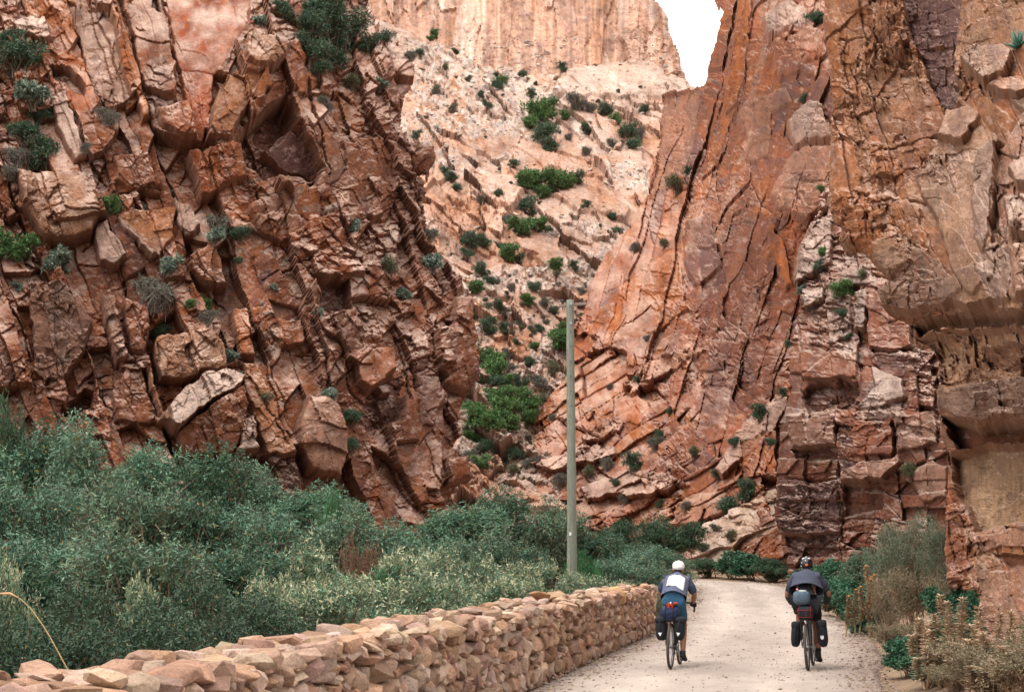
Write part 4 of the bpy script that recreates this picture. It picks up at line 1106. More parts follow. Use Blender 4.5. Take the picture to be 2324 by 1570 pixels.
# small ones that grow on the rocks, one mesh each
VAR['c_dark'] = [variant("f", 231 + i, 1.05, .95, 1.45, twigs=330, per=10, tl=.42, L=.15, Wd=.040, cols=DARKG + ((.07, .10, .075),), lobes=8, nst=8, sr=.02, zl=(.12, .72), split=False) for i in range(4)]
VAR['c_silver'] = [variant("f", 241 + i, 1.0, .9, 1.6, twigs=120, per=15, tl=.16, L=.26, Wd=.10, cols=SILV, lobes=7, nst=18, sr=.03, spread=1.3, zl=(.12, .72), split=False) for i in range(3)]
VAR['c_green'] = [variant("f", 251 + i, 1.1, 1.0, 1.4, twigs=330, per=11, tl=.36, L=.16, Wd=.055, cols=GREEN, lobes=9, nst=6, sr=.02, zl=(.12, .72), split=False) for i in range(4)]
VAR['c_grey'] = [variant("f", 261 + i, 1.05, .95, 1.2, twigs=300, per=9, tl=.42, L=.14, Wd=.032, cols=((.12, .125, .10), (.16, .15, .12), (.08, .09, .07), (.17, .14, .12)), lobes=7, nst=40, sr=.025, stemcol=(.22, .18, .15), zl=(.12, .72), split=False) for i in range(3)]
VAR['c_olive'] = [variant("f", 271 + i, 1.0, .9, 1.5, twigs=330, per=9, tl=.40, L=.13, Wd=.030, cols=((.13, .14, .065), (.10, .12, .06), (.17, .15, .08)), lobes=7, nst=30, sr=.02, zl=(.12, .72), split=False) for i in range(2)]
vr = random.Random(77)

def plant(kind, loc, sx, sz, name, label, cat, group=None, i=None):
    v = VAR[kind][(i if i is not None else vr.randrange(99)) % len(VAR[kind])]
    rz = vr.uniform(0, 6.28)
    if len(v) == 1:
        o = link(name, v[0]); o.location = loc; o.rotation_euler = (0, 0, rz)
    else:
        o = empty(name, loc, rz)
        link("foliage", v[0], o); link("stems", v[1], o)
    o.scale = (sx, sx, sz)
    return tag(o, label, cat, group)

SIZE = dict(willow=(1.75, 5.2), mid=(1.45, 3.2), front=(1.25, 1.95), pale=(1.25, 1.95), dark=(1.3, 2.4), bright=(.9, 1.6), russet=(1.0, 2.2), olive=(1.2, 2.6), ivy=(1.2, 1.5), dry=(1.0, 1.6))
ORD = ["leftmost", "second", "third", "fourth", "fifth", "sixth", "seventh", "eighth", "ninth", "tenth", "eleventh", "twelfth", "thirteenth", "fourteenth", "fifteenth", "sixteenth", "seventeenth", "eighteenth", "nineteenth", "twentieth",
       "twenty-first", "twenty-second", "twenty-third", "twenty-fourth", "twenty-fifth", "twenty-sixth", "twenty-seventh", "twenty-eighth", "twenty-ninth", "thirtieth"]
def nth(k):
    if k == 0: return "leftmost"
    if k < len(ORD): return ORD[k] + " from the left"
    return f"{k + 1}{'st' if (k + 1) % 10 == 1 else 'nd' if (k + 1) % 10 == 2 else 'rd' if (k + 1) % 10 == 3 else 'th'} from the left"

def bush(px, ty, Y, w_px, kind, name, label, cat="shrub", group=None, i=None, zmin=None):
    X = (px - 1161.5) / F * (Y * CP + 0)      # depth along the view axis is close to Y*cos(pitch)
    p = at(px, ty, Y)
    z0 = gz(p.x, Y)
    h = p.z - z0
    r, hh = SIZE[kind]
    wm = w_px / F * Y / 2
    return plant(kind, (p.x, Y, z0 - .03), wm / (r * .86), h / (hh * .99), name, label, cat, group, i)

THICK = "shrubs of the green thicket between the wall and the left cliff"
rowA = [(-90, 965, 41, 300), (50, 940, 42, 270), (195, 918, 41, 260), (335, 968, 42, 250), (465, 1000, 42, 250), (590, 1036, 42, 240), (715, 1066, 41, 230), (815, 1130, 42, 200), (905, 1165, 43, 200),
        (1040, 1118, 44, 220), (1140, 1092, 45, 210), (1235, 1128, 45, 190), (1335, 1180, 46, 190), (1435, 1222, 47, 170), (1505, 1252, 47, 130)]
for k, (x, y, Y, w_) in enumerate(rowA):
    bush(x, y, Y, w_ * 1.12, 'willow' if k < 11 else 'mid', "shrub", f"tall blue-green bush in the thicket's cliff-foot row, {nth(k)}", "shrub", THICK, k)
rowB = [(-60, 1048, 31, 300), (110, 1036, 32, 280), (280, 1058, 31, 280), (440, 1086, 32, 270), (590, 1104, 31, 260), (735, 1136, 32, 240), (870, 1178, 32, 220), (985, 1172, 33, 200), (1090, 1185, 36, 200), (1190, 1215, 37, 170), (1385, 1240, 38, 160), (1465, 1268, 39, 130)]
for k, (x, y, Y, w_) in enumerate(rowB):
    bush(x, y, Y, w_ * 1.15, 'mid', "shrub", f"blue-green bush in the thicket's second row back, {nth(k)}", "shrub", THICK, k)
rowC = [(-40, 1160, 21, 330), (150, 1162, 22, 320), (335, 1176, 21.5, 320), (515, 1196, 22.5, 300), (680, 1200, 23, 280), (840, 1222, 24, 250), (975, 1226, 26, 220), (1085, 1240, 27, 200), (1180, 1252, 29, 180), (1345, 1288, 33, 160), (1430, 1300, 38, 130)]
for k, (x, y, Y, w_) in enumerate(rowC):
    kd = 'mid' if k < 4 else 'pale'
    bush(x, y, Y, w_ * 1.2, kd, "shrub", (f"dull grey-green bush midway between wall and cliff, {nth(k)}" if k < 4 else f"pale-tipped bush in the thicket's middle row, {nth(k - 4)}"), "shrub", THICK, k)
rowD = [(-60, 1330, 9.2, 420), (110, 1300, 10.2, 420), (300, 1292, 11.8, 400), (470, 1288, 13.4, 360), (620, 1276, 15.2, 330), (760, 1284, 17.2, 300), (890, 1282, 19.4, 270), (1000, 1282, 21.6, 240), (1100, 1288, 24.0, 220), (1195, 1288, 26.6, 200), (1290, 1294, 30.0, 180), (1370, 1306, 34.5, 150), (1445, 1316, 37.5, 110)]
for k, (x, y, Y, w_) in enumerate(rowD):
    kd = 'front' if k < 5 else 'pale'
    bush(x, y, Y, w_ * 1.12, kd, "shrub", (f"dark small-leaved bush close behind the stone wall, {nth(k)}" if k < 5 else f"pale-tipped bush close behind the stone wall, {nth(k - 5)}"), "shrub", THICK, k)
for k, (x, y, Y) in enumerate([(28, 1232, 17.0), (330, 1268, 16.4), (600, 1275, 18.5)]):
    bush(x, y, Y, 200, 'pale', "shrub", f"slender cream-tipped sprigs rising from the dark bushes, {nth(k)}", "shrub", THICK, k)
bush(760, 1098, 37, 120, 'bright', "shrub", "bright green feathery bush right of the blue-green crowns below the cliff prow", "shrub", THICK)
bush(790, 1112, 37.5, 110, 'dark', "shrub", "dark green bush leaning against the bright feathery one under the cliff", "shrub", THICK)
bush(815, 1176, 30, 110, 'russet', "shrub", "dead russet-brown bush with bare twigs in the middle of the thicket", "shrub", THICK)
bush(1325, 1228, 36.5, 110, 'bright', "shrub", "bright green rush-like bush just right of the utility pole's foot", "shrub", THICK)
bush(870, 1262, 23, 110, 'bright', "shrub", "low bright green bush peeping between pale-tipped bushes", "shrub", THICK)
bush(45, 892, 44, 130, 'dark', "shrub", "dark green bush under the left cliff at the picture's left edge", "shrub", THICK)
BEND = "bushes around the bend of the road"
for k, (x, y, Y, w_, kd, lb) in enumerate([
    (1390, 1172, 68, 110, 'dark', "dark green bush under the orange flank, left of the others there"), (1465, 1166, 69, 120, 'dark', "dark green bush in the hollow below the orange flank, middle one"), (1535, 1178, 69, 120, 'dark', "dark green bush touching the tan outcrop's left side"),
    (1465, 1216, 54, 110, 'mid', "grey-green bush left of the road's bend behind the white cap"), (1528, 1262, 51, 80, 'dark', "low dark bush at the left edge of the road where it bends"), (1490, 1240, 48, 110, 'mid', "grey-green bush between wall end and bend"),
    (1605, 1262, 64.5, 100, 'dark', "small dark bush at the far left of the bank behind the bend"), (1655, 1248, 63, 120, 'ivy', "bright leafy bush on the bank straight behind the bend"), (1705, 1254, 61.5, 115, 'ivy', "green leafy bush on the bank behind the bend, right of a similar one"),
    (1750, 1262, 60, 100, 'dark', "small dark bush on the bank under the tan outcrop's right end"), (1490, 1328, 36.2, 46, 'olive', "olive bush growing at the far end of the stone wall")]):
    bush(x, y, Y, w_ * 1.1, kd, "shrub", lb, "shrub", BEND, k)
RIGHT = "bushes along the right edge of the road"
for k, (x, y, Y, w_, kd, lb) in enumerate([
    (2180, 1395, 20.0, 120, 'ivy', "green creeper among straw spikes in front of the buttress"), (1797, 1270, 58, 95, 'dark', "small dark bush at the foot of the red pillar left of the helmeted rider"), (1835, 1280, 53, 100, 'ivy', "green bush behind the helmeted rider's shoulder"), (1885, 1268, 47, 100, 'ivy', "fresh green leafy bush right of the helmeted rider's head"),
    (1872, 1300, 44, 120, 'ivy', "green leafy bush directly right of the helmeted rider's jacket"), (1908, 1308, 40.5, 130, 'ivy', "green leafy bush in the gap between rider and grey-olive bushes"), (1948, 1330, 36.5, 120, 'ivy', "green leafy bush left of the orange-tipped stalks' foot"), (1968, 1378, 32.2, 90, 'ivy', "low green leafy bush at the gravel edge below the orange-tipped stalks"),
    (1935, 1240, 42, 130, 'mid', "dull green bush below the red blocky wall, tallest on its left"), (1930, 1318, 39, 110, 'ivy', "fresh green leafy bush beside the road right of the helmeted rider's elbow"), (1975, 1345, 34, 110, 'ivy', "green leafy bush spilling onto the road's right edge"),
    (2000, 1185, 40, 150, 'olive', "tall grey-olive bush against the red blocky wall"), (2070, 1150, 37, 150, 'olive', "tallest grey-olive twiggy bush, left of the sandy buttress foot"), (2125, 1180, 33, 120, 'olive', "grey-olive bush touching the brown buttress"),
    (2010, 1290, 31.5, 110, 'dry', "brown dry bush behind the orange-tipped stalks"), (2070, 1270, 29, 150, 'dry', "large brown dry twiggy bush right of the orange-tipped stalks"), (2140, 1290, 26, 130, 'dry', "brown dry bush at the buttress foot"),
    (2020, 1400, 26.5, 130, 'dry', "low straw-brown bush overhanging the gravel"), (2150, 1320, 23.5, 130, 'ivy', "dark glossy green creeper heap under the buttress"), (2190, 1335, 22.0, 100, 'ivy', "glossy green creeper climbing the buttress foot beside straw spikes"),
    (2060, 1440, 21.5, 130, 'ivy', "green round-leaved creeper at the road edge in the lower right"), (2110, 1480, 19.2, 140, 'ivy', "green round-leaved creeper nearest the viewer on the right verge"), (2095, 1400, 23, 130, 'dry', "tangled brown stems between two green creepers"),
    (2230, 1430, 16.6, 220, 'dry', "dense straw-brown twiggy bush at the lower right, left one of two"), (2330, 1385, 15.8, 260, 'dry', "dense straw-brown twiggy bush filling the lower right corner"), (2170, 1500, 17.8, 170, 'dry', "short dry brush bush by the road edge in the lower right")]):
    bush(x, y, Y, w_ * 1.1, kd, "shrub", lb, "shrub", RIGHT, k)

# spikes with whorls of straw-coloured leaves
def spike_mesh(seed, n=7, h=1.2, cols=DRY, head=None, per=300, L=.12, thick=.014, lean=.25):
    rng = np.random.default_rng(seed); prng = random.Random(seed)
    VV, FF, CC, b_ = [], [], [], 0
    sm = MB()
    for i in range(n):
        a = prng.random() * 6.28; q = prng.random() * lean
        hh = h * prng.uniform(.6, 1.0)
        b0 = Vector((prng.gauss(0, .12), prng.gauss(0, .10), -.05)); e = b0 + Vector((math.cos(a) * q * hh, math.sin(a) * q * hh * .6, hh))
        m1 = b0.lerp(e, .5) + Vector((prng.gauss(0, .04), prng.gauss(0, .03), 0))
        sm.tube([b0, m1, e], [thick, thick * .9, thick * .6], 6, c=(.30, .20, .12))
        t = rng.uniform(.35, 1.02, per)
        B = np.where(t[:, None] < .5, np.array(b0)[None] + (np.array(m1 - b0))[None] * (t * 2)[:, None], np.array(m1)[None] + np.array(e - m1)[None] * ((t - .5) * 2)[:, None])
        an = rng.random(per) * 6.28
        D = np.stack([np.cos(an), np.sin(an), rng.uniform(-.1, .9, per)], 1)
        c = np.array(cols)[rng.integers(0, len(cols), per)] * rng.uniform(.8, 1.3, (per, 1))
        V, Fc, Cc = leaves_np(rng, B, D, rng.normal(size=(per, 3)) * .3 + [0, 0, 1], L * rng.uniform(.6, 1.2, per) * (1.15 - .4 * t), .020 * rng.uniform(.8, 1.3, per), c)
        VV.append(V); FF.append(Fc + b_); CC.append(Cc); b_ += len(V)
        if head: sm.ball(e + Vector((0, 0, .02)), (.030, .030, .014), seg=8, c=head)
    return mesh_np("leaves", np.concatenate(VV), np.concatenate(FF), np.concatenate(CC), M_LEAF), sm.mesh("stalks", M_STEM, False)
SPK = [spike_mesh(301, 7, 1.15, ((.58, .42, .29), (.48, .34, .23), (.64, .49, .34))), spike_mesh(302, 9, 1.0, ((.58, .43, .30), (.42, .30, .20), (.34, .28, .18))), spike_mesh(303, 6, 1.35, ((.54, .40, .28), (.46, .33, .22)))]
for k, (x, ty, Y, s_) in enumerate([(2095, 1365, 20.5, 1), (2135, 1375, 20.2, 0), (2190, 1352, 19.0, 2), (2240, 1400, 17.5, 0), (2180, 1420, 18.0, 1), (2290, 1380, 17.0, 2), (2120, 1440, 18.6, 1), (2310, 1450, 15.8, 0), (2240, 1480, 16.2, 1)]):
    p = at(x, ty, Y); z0 = gz(p.x, Y)
    o = empty("straw_spike", (p.x, Y, z0), vr.uniform(0, 6.28)); h_ = p.z - z0
    o.scale = (1.1, 1.1, h_ / 1.25)
    link("leaves", SPK[s_][0], o); link("stalks", SPK[s_][1], o)
    tag(o, f"clump of straw-coloured spikes on the right verge, {nth(sorted([2095, 2135, 2190, 2240.1, 2180, 2290, 2120, 2310, 2240]).index(x if k != 3 else 2240.1))}", "dry plant", "straw spikes on the right verge")
OS = spike_mesh(311, 2, 1.0, ((.33, .22, .13), (.28, .18, .11)), head=(.50, .22, .05), per=420, L=.085, thick=.016, lean=.30)
for k, (x, ty, Y, lb) in enumerate([(1952, 1226, 33, "tall brown stalks with orange tops at the left of the right verge, tallest clump"), (1978, 1218, 32.6, "brown stalks with orange tops leaning right beside the tallest such clump"), (1966, 1258, 31.8, "shorter brown stalks with orange tops in front of the tall ones"), (1952, 1290, 31.2, "lowest brown stalks with orange tops, nearest the road")]):
    p = at(x, ty, Y); z0 = gz(p.x, Y)
    o = empty("orange_tipped_stalk", (p.x, Y, z0), vr.uniform(0, 6.28), R(5)); o.scale = (1.2, 1.2, p.z - z0)
    link("leaves", OS[0], o); link("stalks", OS[1], o)
    tag(o, lb, "dry plant", "orange-tipped stalks on the right verge")
# the long bent grass stalk at the left edge
gp = [at(112, 1442, 9.0), at(95, 1415, 9.0), at(70, 1380, 9.0), at(45, 1357, 9.0), at(22, 1347, 9.0), at(-4, 1346, 9.0)]
gr = tag(empty("grass_stalk", (gp[0].x + .62, 9.0, gz(gp[0].x + .62, 9))), "single golden grass stalk bending left over the dark bushes", "grass stalk")
m = MB(); o0 = gr.location
m.tube([Vector((0, 0, 0)), (gp[0] - o0) * .55 + Vector((.03, 0, .06)), gp[0] - o0] + [q - o0 for q in gp[1:]], [.0045, .0045, .004, .004, .0035, .003, .0025, .002], 6, c=(.42, .30, .15)); m.build("stem", M_STEM, gr)
m = MB(); m.tube([gp[3] - o0, gp[4] - o0 + Vector((0, 0, .003)), gp[5] - o0], [.003, .009, .004], 8, c=(.50, .32, .18)); m.build("seed_head", M_STEM, gr)

# ---------------------------------------------------------------- plants on the rocks
KN = dict(c_dark=("dark green bush", "bush"), c_silver=("silver-leaved succulent bush", "succulent"), c_green=("leafy green bush", "bush"), c_grey=("grey twiggy bush", "bush"), c_olive=("olive green bush", "bush"))
def rock_plants(sheet, items, where, group, minlab=0):
    seen = {}
    items = sorted(items, key=lambda q: q[0])
    cnt = {}
    for it in items: cnt[it[3]] = cnt.get(it[3], 0) + 1
    for it in items:
        x, y, r, k = it[:4]
        r *= 1.3 if sheet == 'cliff' else 1.15
        zone = it[4] if len(it) > 4 else None
        p, n = on(sheet, x, y + r * .62)
        d = p.y
        rm = r * d / F
        lab, cat = KN[k]
        key = k
        i = seen.get(key, 0); seen[key] = i + 1
        size = "tiny " if r < 16 else "small " if r < 27 else "" if r < 48 else "large "
        label = f"{size}{lab} {zone}" if zone else f"{size}{lab} {where}, " + (nth(i) + "" if cnt[k] > 1 else "the only one")
        plant(k, p + n * rm * .10 - Vector((0, 0, rm * .22)), rm * 1.0, rm * 1.0, "succulent_bush" if k == 'c_silver' else "bush", label, cat, group)

rock_plants("cliff", [
    (45, 118, 55, 'c_dark', "under the pale cap rock at the picture's left edge"), (72, 212, 40, 'c_silver'), (62, 275, 38, 'c_dark'), (106, 325, 52, 'c_dark', "on the ledge above the big rounded tan block"), (245, 268, 30, 'c_grey'), (399, 410, 19, 'c_silver'),
    (246, 466, 30, 'c_green'), (40, 545, 46, 'c_green'), (120, 585, 34, 'c_silver'), (325, 458, 24, 'c_grey'), (498, 500, 34, 'c_grey'), (482, 540, 24, 'c_silver'), (547, 528, 25, 'c_dark'), (350, 645, 56, 'c_grey', "broadest in the middle of the left cliff"), (382, 605, 26, 'c_silver'),
    (370, 735, 24, 'c_dark'), (466, 668, 22, 'c_green'), (468, 715, 26, 'c_grey'), (40, 645, 13, 'c_silver'), (360, 845, 24, 'c_dark'), (527, 802, 18, 'c_silver'), (552, 852, 14, 'c_silver'), (541, 587, 12, 'c_dark'), (590, 45, 18, 'c_silver'), (640, 22, 30, 'c_dark'),
    (715, 30, 66, 'c_dark', "at the top of the prow, left of a matching one"), (785, 62, 58, 'c_dark', "at the top of the prow, right of a matching one"), (700, 118, 46, 'c_dark'), (745, 92, 54, 'c_dark'), (690, 60, 44, 'c_dark'), (825, 100, 34, 'c_dark'), (752, 10, 46, 'c_dark'), (715, 165, 30, 'c_dark'), (20, 90, 34, 'c_dark'), (35, 340, 30, 'c_grey'), (85, 240, 36, 'c_dark'), (800, 178, 26, 'c_olive'), (856, 190, 20, 'c_silver'), (792, 522, 22, 'c_silver'), (880, 600, 28, 'c_olive'),
    (975, 592, 28, 'c_silver'), (915, 662, 20, 'c_silver'), (742, 902, 20, 'c_silver'), (790, 942, 25, 'c_dark'), (788, 1010, 22, 'c_dark'), (600, 905, 20, 'c_olive'), (712, 722, 12, 'c_silver'), (922, 132, 18, 'c_grey'), (860, 98, 24, 'c_dark'), (730, 235, 24, 'c_grey'), (935, 318, 13, 'c_silver'), (965, 540, 20, 'c_grey'),
    (20, 380, 26, 'c_grey'), (190, 350, 16, 'c_grey'), (430, 690, 14, 'c_green'), (620, 655, 10, 'c_silver')],
    "on the left cliff", "plants growing on the left cliff")
rock_plants("rock_flank", [(1850, 42, 30, 'c_dark', "under the top edge beside the brown buttress"), (1826, 222, 18, 'c_dark'), (1540, 425, 34, 'c_olive'), (1562, 390, 18, 'c_dark'), (1866, 440, 14, 'c_green'), (1470, 768, 12, 'c_grey'), (1520, 935, 12, 'c_dark'), (1440, 1050, 30, 'c_dark'), (1380, 1048, 26, 'c_grey'), (1490, 1000, 24, 'c_grey'), (1270, 1085, 26, 'c_grey'),
    (1335, 1070, 20, 'c_olive'), (1500, 985, 16, 'c_dark'), (1580, 1030, 20, 'c_olive'), (1670, 1010, 18, 'c_dark'), (1728, 940, 26, 'c_dark'), (1776, 895, 15, 'c_dark'), (1655, 1135, 34, 'c_dark'), (1705, 1105, 34, 'c_dark'), (1420, 1130, 18, 'c_grey'), (1560, 1150, 18, 'c_grey'), (1500, 1140, 16, 'c_dark'), (1400, 1100, 14, 'c_dark'), (1320, 660, 14, 'c_grey'),
    (1385, 870, 12, 'c_grey'), (1450, 860, 14, 'c_dark'), (1250, 940, 12, 'c_grey'), (1445, 565, 20, 'c_grey'), (1510, 560, 16, 'c_olive'), (1630, 1080, 20, 'c_dark')], "on the orange rock flank", "plants growing on the orange flank")
rock_plants("rock_pillar", [(1860, 600, 22, 'c_dark'), (1868, 570, 16, 'c_green'), (1918, 660, 32, 'c_green', "in the cleft beside the white blocks of the red wall"), (1918, 715, 18, 'c_dark'), (1925, 760, 13, 'c_dark'), (1815, 652, 14, 'c_silver'), (1845, 690, 16, 'c_grey'), (1790, 780, 12, 'c_dark'), (1962, 630, 20, 'c_olive'), (2070, 1066, 26, 'c_olive'), (1745, 1000, 16, 'c_dark')], "on the blocky red wall", "plants growing on the blocky red wall")
rock_plants("tan_outcrop", [(1625, 1195, 16, 'c_grey'), (1665, 1215, 22, 'c_olive'), (1600, 1245, 14, 'c_dark')], "on the tan outcrop at the bend", "plants growing on the tan outcrop")
SLOPE = [(1220, 252, 42, 'c_green', "at the top of the valley slope, largest there"), (1232, 295, 40, 'c_dark'), (1310, 238, 34, 'c_grey'), (1285, 265, 17, 'c_green'), (1370, 238, 26, 'c_dark'), (1422, 290, 30, 'c_dark'), (1440, 322, 24, 'c_dark'), (1130, 195, 18, 'c_dark'), (1140, 185, 16, 'c_green'), (1205, 206, 16, 'c_dark'), (1130, 162, 14, 'c_dark'), (1186, 166, 14, 'c_dark'),
    (1275, 156, 17, 'c_dark'), (1350, 148, 11, 'c_grey'), (985, 76, 16, 'c_green'), (974, 88, 10, 'c_green'), (1030, 114, 13, 'c_dark'), (954, 126, 14, 'c_dark'), (990, 200, 18, 'c_grey'), (1028, 235, 18, 'c_grey'), (1105, 250, 16, 'c_dark'), (1165, 376, 17, 'c_dark'), (1095, 440, 24, 'c_grey'), (1210, 402, 36, 'c_green'), (1260, 405, 38, 'c_green', "in the middle of the valley slope, broadest"), (1308, 414, 24, 'c_dark'), (1192, 455, 32, 'c_dark'), (1178, 505, 34, 'c_green'),
    (1220, 508, 26, 'c_green'), (1058, 545, 28, 'c_dark'), (1148, 562, 30, 'c_green'), (1100, 555, 18, 'c_dark'), (1092, 628, 24, 'c_dark'), (1078, 690, 32, 'c_green'), (1255, 612, 22, 'c_green'), (1216, 670, 20, 'c_dark'), (1272, 775, 36, 'c_green', "dark leaved, just left of the utility pole"), (1108, 838, 42, 'c_green', "in the lower valley touching the left cliff's edge"), (1128, 872, 26, 'c_dark'), (1172, 902, 38, 'c_green'), (1148, 935, 40, 'c_green'), (1088, 942, 38, 'c_green'), (1066, 972, 28, 'c_green'),
    (1138, 1004, 28, 'c_dark'), (1200, 820, 20, 'c_dark'), (1140, 752, 20, 'c_dark'), (1108, 750, 26, 'c_dark'), (1182, 722, 22, 'c_grey'), (1250, 840, 24, 'c_olive'), (1210, 780, 16, 'c_green'), (1020, 395, 20, 'c_dark'), (1036, 420, 16, 'c_dark'), (1400, 518, 20, 'c_dark'), (1386, 485, 14, 'c_dark'), (1085, 1040, 24, 'c_green'), (1200, 1040, 22, 'c_grey'), (1165, 1060, 20, 'c_olive'), (1235, 700, 16, 'c_grey'), (1330, 340, 18, 'c_grey'), (1330, 290, 20, 'c_dark'), (1160, 660, 16, 'c_grey'), (1060, 575, 18, 'c_dark'), (1155, 840, 18, 'c_grey'), (1225, 745, 18, 'c_dark'), (1115, 905, 26, 'c_green'), (1200, 940, 28, 'c_green'), (1120, 975, 30, 'c_green'), (1180, 870, 22, 'c_dark'), (1160, 790, 24, 'c_grey'), (1100, 800, 26, 'c_green'), (1250, 700, 20, 'c_dark'), (1195, 690, 20, 'c_green'), (1130, 700, 22, 'c_dark'), (1215, 860, 24, 'c_grey'), (1100, 1005, 24, 'c_dark'), (1060, 1020, 22, 'c_grey'), (1170, 1020, 24, 'c_dark'), (1190, 915, 34, 'c_green'), (1135, 905, 32, 'c_green'), (1105, 960, 36, 'c_green'), (1160, 965, 32, 'c_green'), (1120, 820, 30, 'c_green'), (1095, 860, 28, 'c_green'), (1230, 905, 22, 'c_olive'), (1150, 870, 22, 'c_green'), (1280, 745, 22, 'c_green'), (1075, 660, 24, 'c_green'), (1105, 720, 24, 'c_dark'),
    (1245, 230, 30, 'c_green'), (1200, 275, 26, 'c_green'), (1250, 318, 26, 'c_dark'), (1455, 285, 22, 'c_grey'), (1400, 262, 20, 'c_green'), (1390, 320, 18, 'c_grey'), (1185, 415, 26, 'c_green'), (1285, 420, 24, 'c_green'), (1235, 425, 26, 'c_green'), (1135, 548, 24, 'c_dark'), (1175, 570, 22, 'c_dark'), (1085, 545, 22, 'c_dark'), (1110, 650, 18, 'c_dark'), (1150, 490, 20, 'c_grey'), (1235, 500, 20, 'c_dark'), (1130, 445, 16, 'c_dark'), (1010, 385, 16, 'c_dark'), (1290, 305, 14, 'c_grey'), (1060, 180, 13, 'c_grey'), (1090, 210, 12, 'c_dark'), (1010, 160, 12, 'c_olive'), (1340, 250, 18, 'c_grey'), (1460, 240, 16, 'c_dark'), (1440, 500, 14, 'c_grey'), (1300, 600, 16, 'c_dark'), (1330, 470, 12, 'c_dark')]
rock_plants("valley_slope", SLOPE, "on the valley slope", "bushes on the valley slope")
for k in range(190):
    x = vr.uniform(950, 1490); y = vr.uniform(170, 1080)
    if k > 80: y = vr.uniform(640, 1080)
    if y > 560 and x > 1320: x -= 220
    p, n = on("valley_slope", x, y)
    rm = vr.uniform(4.5, 10 + 5 * (y > 640)) * p.y / F
    kd = vr.choice(('c_dark', 'c_grey', 'c_grey', 'c_olive', 'c_dark'))
    plant(kd, p - Vector((0, 0, rm * .1)), rm, rm * .9, "scrub_bush", "tiny dull scrub bush dotted among the pale rubble of the valley slope", "bush", "tiny scrub on the valley slope")
# aloe on the buttress
p, n = on("buttress", 2312, 104)
al = tag(empty("aloe", p), "blue-green spiky aloe on the shelf at the upper right edge", "aloe")
m = MB()
arng = random.Random(5)
for k in range(26):
    a = arng.random() * 6.28; e = arng.uniform(-.2, 1.2); L_ = arng.uniform(.22, .36)
    d = Vector((math.cos(a) * math.cos(e), math.sin(a) * math.cos(e), math.sin(e)))
    m.tube([d * .02, d * L_ * .5 + Vector((0, 0, .02)), d * L_ + Vector((0, 0, .06))], [.024, .022, .003], 6, c=tuple(np.array((.06, .17, .13)) * arng.uniform(.7, 1.4)))
m.build("leaves", M_LEAF, al)

# ---------------------------------------------------------------- rubble on the slope
def slope_m(X, Y):
    m = fbm(X / 130, Y / 80, 301, 3) + .35 * sstep(650, 850, Y) + .25 * sstep(240, 160, Y) - .25 * ((Y > 380) & (X < 1150) & (Y < 640))
    return sstep(-.02, .22, m)
qr = np.random.default_rng(19)
xs_ = qr.uniform(880, 1540, 9000); ys_ = qr.uniform(90, 1120, 9000)
mk = qr.random(9000) < (.12 + .88 * slope_m(xs_, ys_)) * .55
xs_, ys_ = xs_[mk], ys_[mk]
VV, FF, CCc, b_ = [], [], [], 0
WC = .78 * np.array([(.66, .55, .47), (.70, .60, .53), (.60, .46, .37), (.64, .53, .47), (.54, .38, .28)])
LOW = [hull_stone(srng, (1, 1, 1), boxy=3.2, n=13, bev=0, jit=.12) for _ in range(20)]
boulders = []
for x, y in zip(xs_, ys_):
    p, n = on("valley_slope", x, y)
    s = float(np.clip(qr.lognormal(1.75, .5), 3, 22)) * p.y / F
    V, Fc = LOW[qr.integers(0, 20)]
    a = qr.random() * 6.28; ca, sa = math.cos(a), math.sin(a)
    sz_ = s * np.array([qr.uniform(.8, 1.5), qr.uniform(.7, 1.2), qr.uniform(.6, 1.0)])
    v = V * sz_
    v = np.stack([v[:, 0] * ca - v[:, 1] * sa, v[:, 0] * sa + v[:, 1] * ca, v[:, 2]], 1)
    c = WC[qr.integers(0, len(WC))] * qr.uniform(.75, 1.1)
    cv = np.repeat(c[None], len(V), 0)
    c0 = np.array(p) + np.array(n) * s * .12
    if s > .62 and len(boulders) < 60: boulders.append((v, Fc, cv, c0)); continue
    VV.append(v + c0); FF.append(Fc + b_); CCc.append(cv); b_ += len(v)
M_SCREE = mat("pale scree", (1, 1, 1), rough=.92, noise=.18, nscale=1.2, noise2=(.16, 7), bump=.5, bscale=6, vcol=True, spec=.1)
tag(link("scree", mesh_np("scree", np.concatenate(VV), np.concatenate(FF), np.concatenate(CCc), M_SCREE)), kind='stuff')
for v, Fc, cv, c0 in boulders:
    o = link("boulder", mesh_np("boulder", v, Fc, cv, M_SCREE)); o.location = c0
    tag(o, "pale angular boulder lying in the rubble of the valley slope", "boulder", "boulders on the valley slope")
# ================================================================ bicycles and riders
M_BLK = mat("black rubber", (.018, .018, .018), rough=.8, noise=.3, nscale=50)
M_TYRE = mat("dusty tyre", (.060, .054, .048), rough=.9, noise=.35, nscale=30)
M_ALU = mat("dull aluminium", (.40, .40, .40), rough=.4, metal=.8)
M_FRAME1 = mat("dark steel frame", (.030, .032, .038), rough=.35, spec=.5)
M_FRAME2 = mat("grey steel frame", (.10, .105, .11), rough=.35, spec=.5)
M_BAG = mat("black canvas bag", (.014, .016, .021), rough=.85, noise=.3, nscale=25, bump=.3, bscale=60)
M_NAVY = mat("navy dry bag", (.014, .024, .075), rough=.5, noise=.25, nscale=18, bump=.5, bscale=14)
M_GBLUE = mat("grey blue canvas", (.080, .118, .155), rough=.85, noise=.25, nscale=20, bump=.4, bscale=30)
M_REFL = mat("white reflector", (.75, .76, .78), rough=.4)
M_RED = mat("red orange cord", (.50, .05, .02), rough=.6)
M_SKIN = mat("tanned skin", (.30, .145, .085), rough=.55, noise=.12, nscale=20)
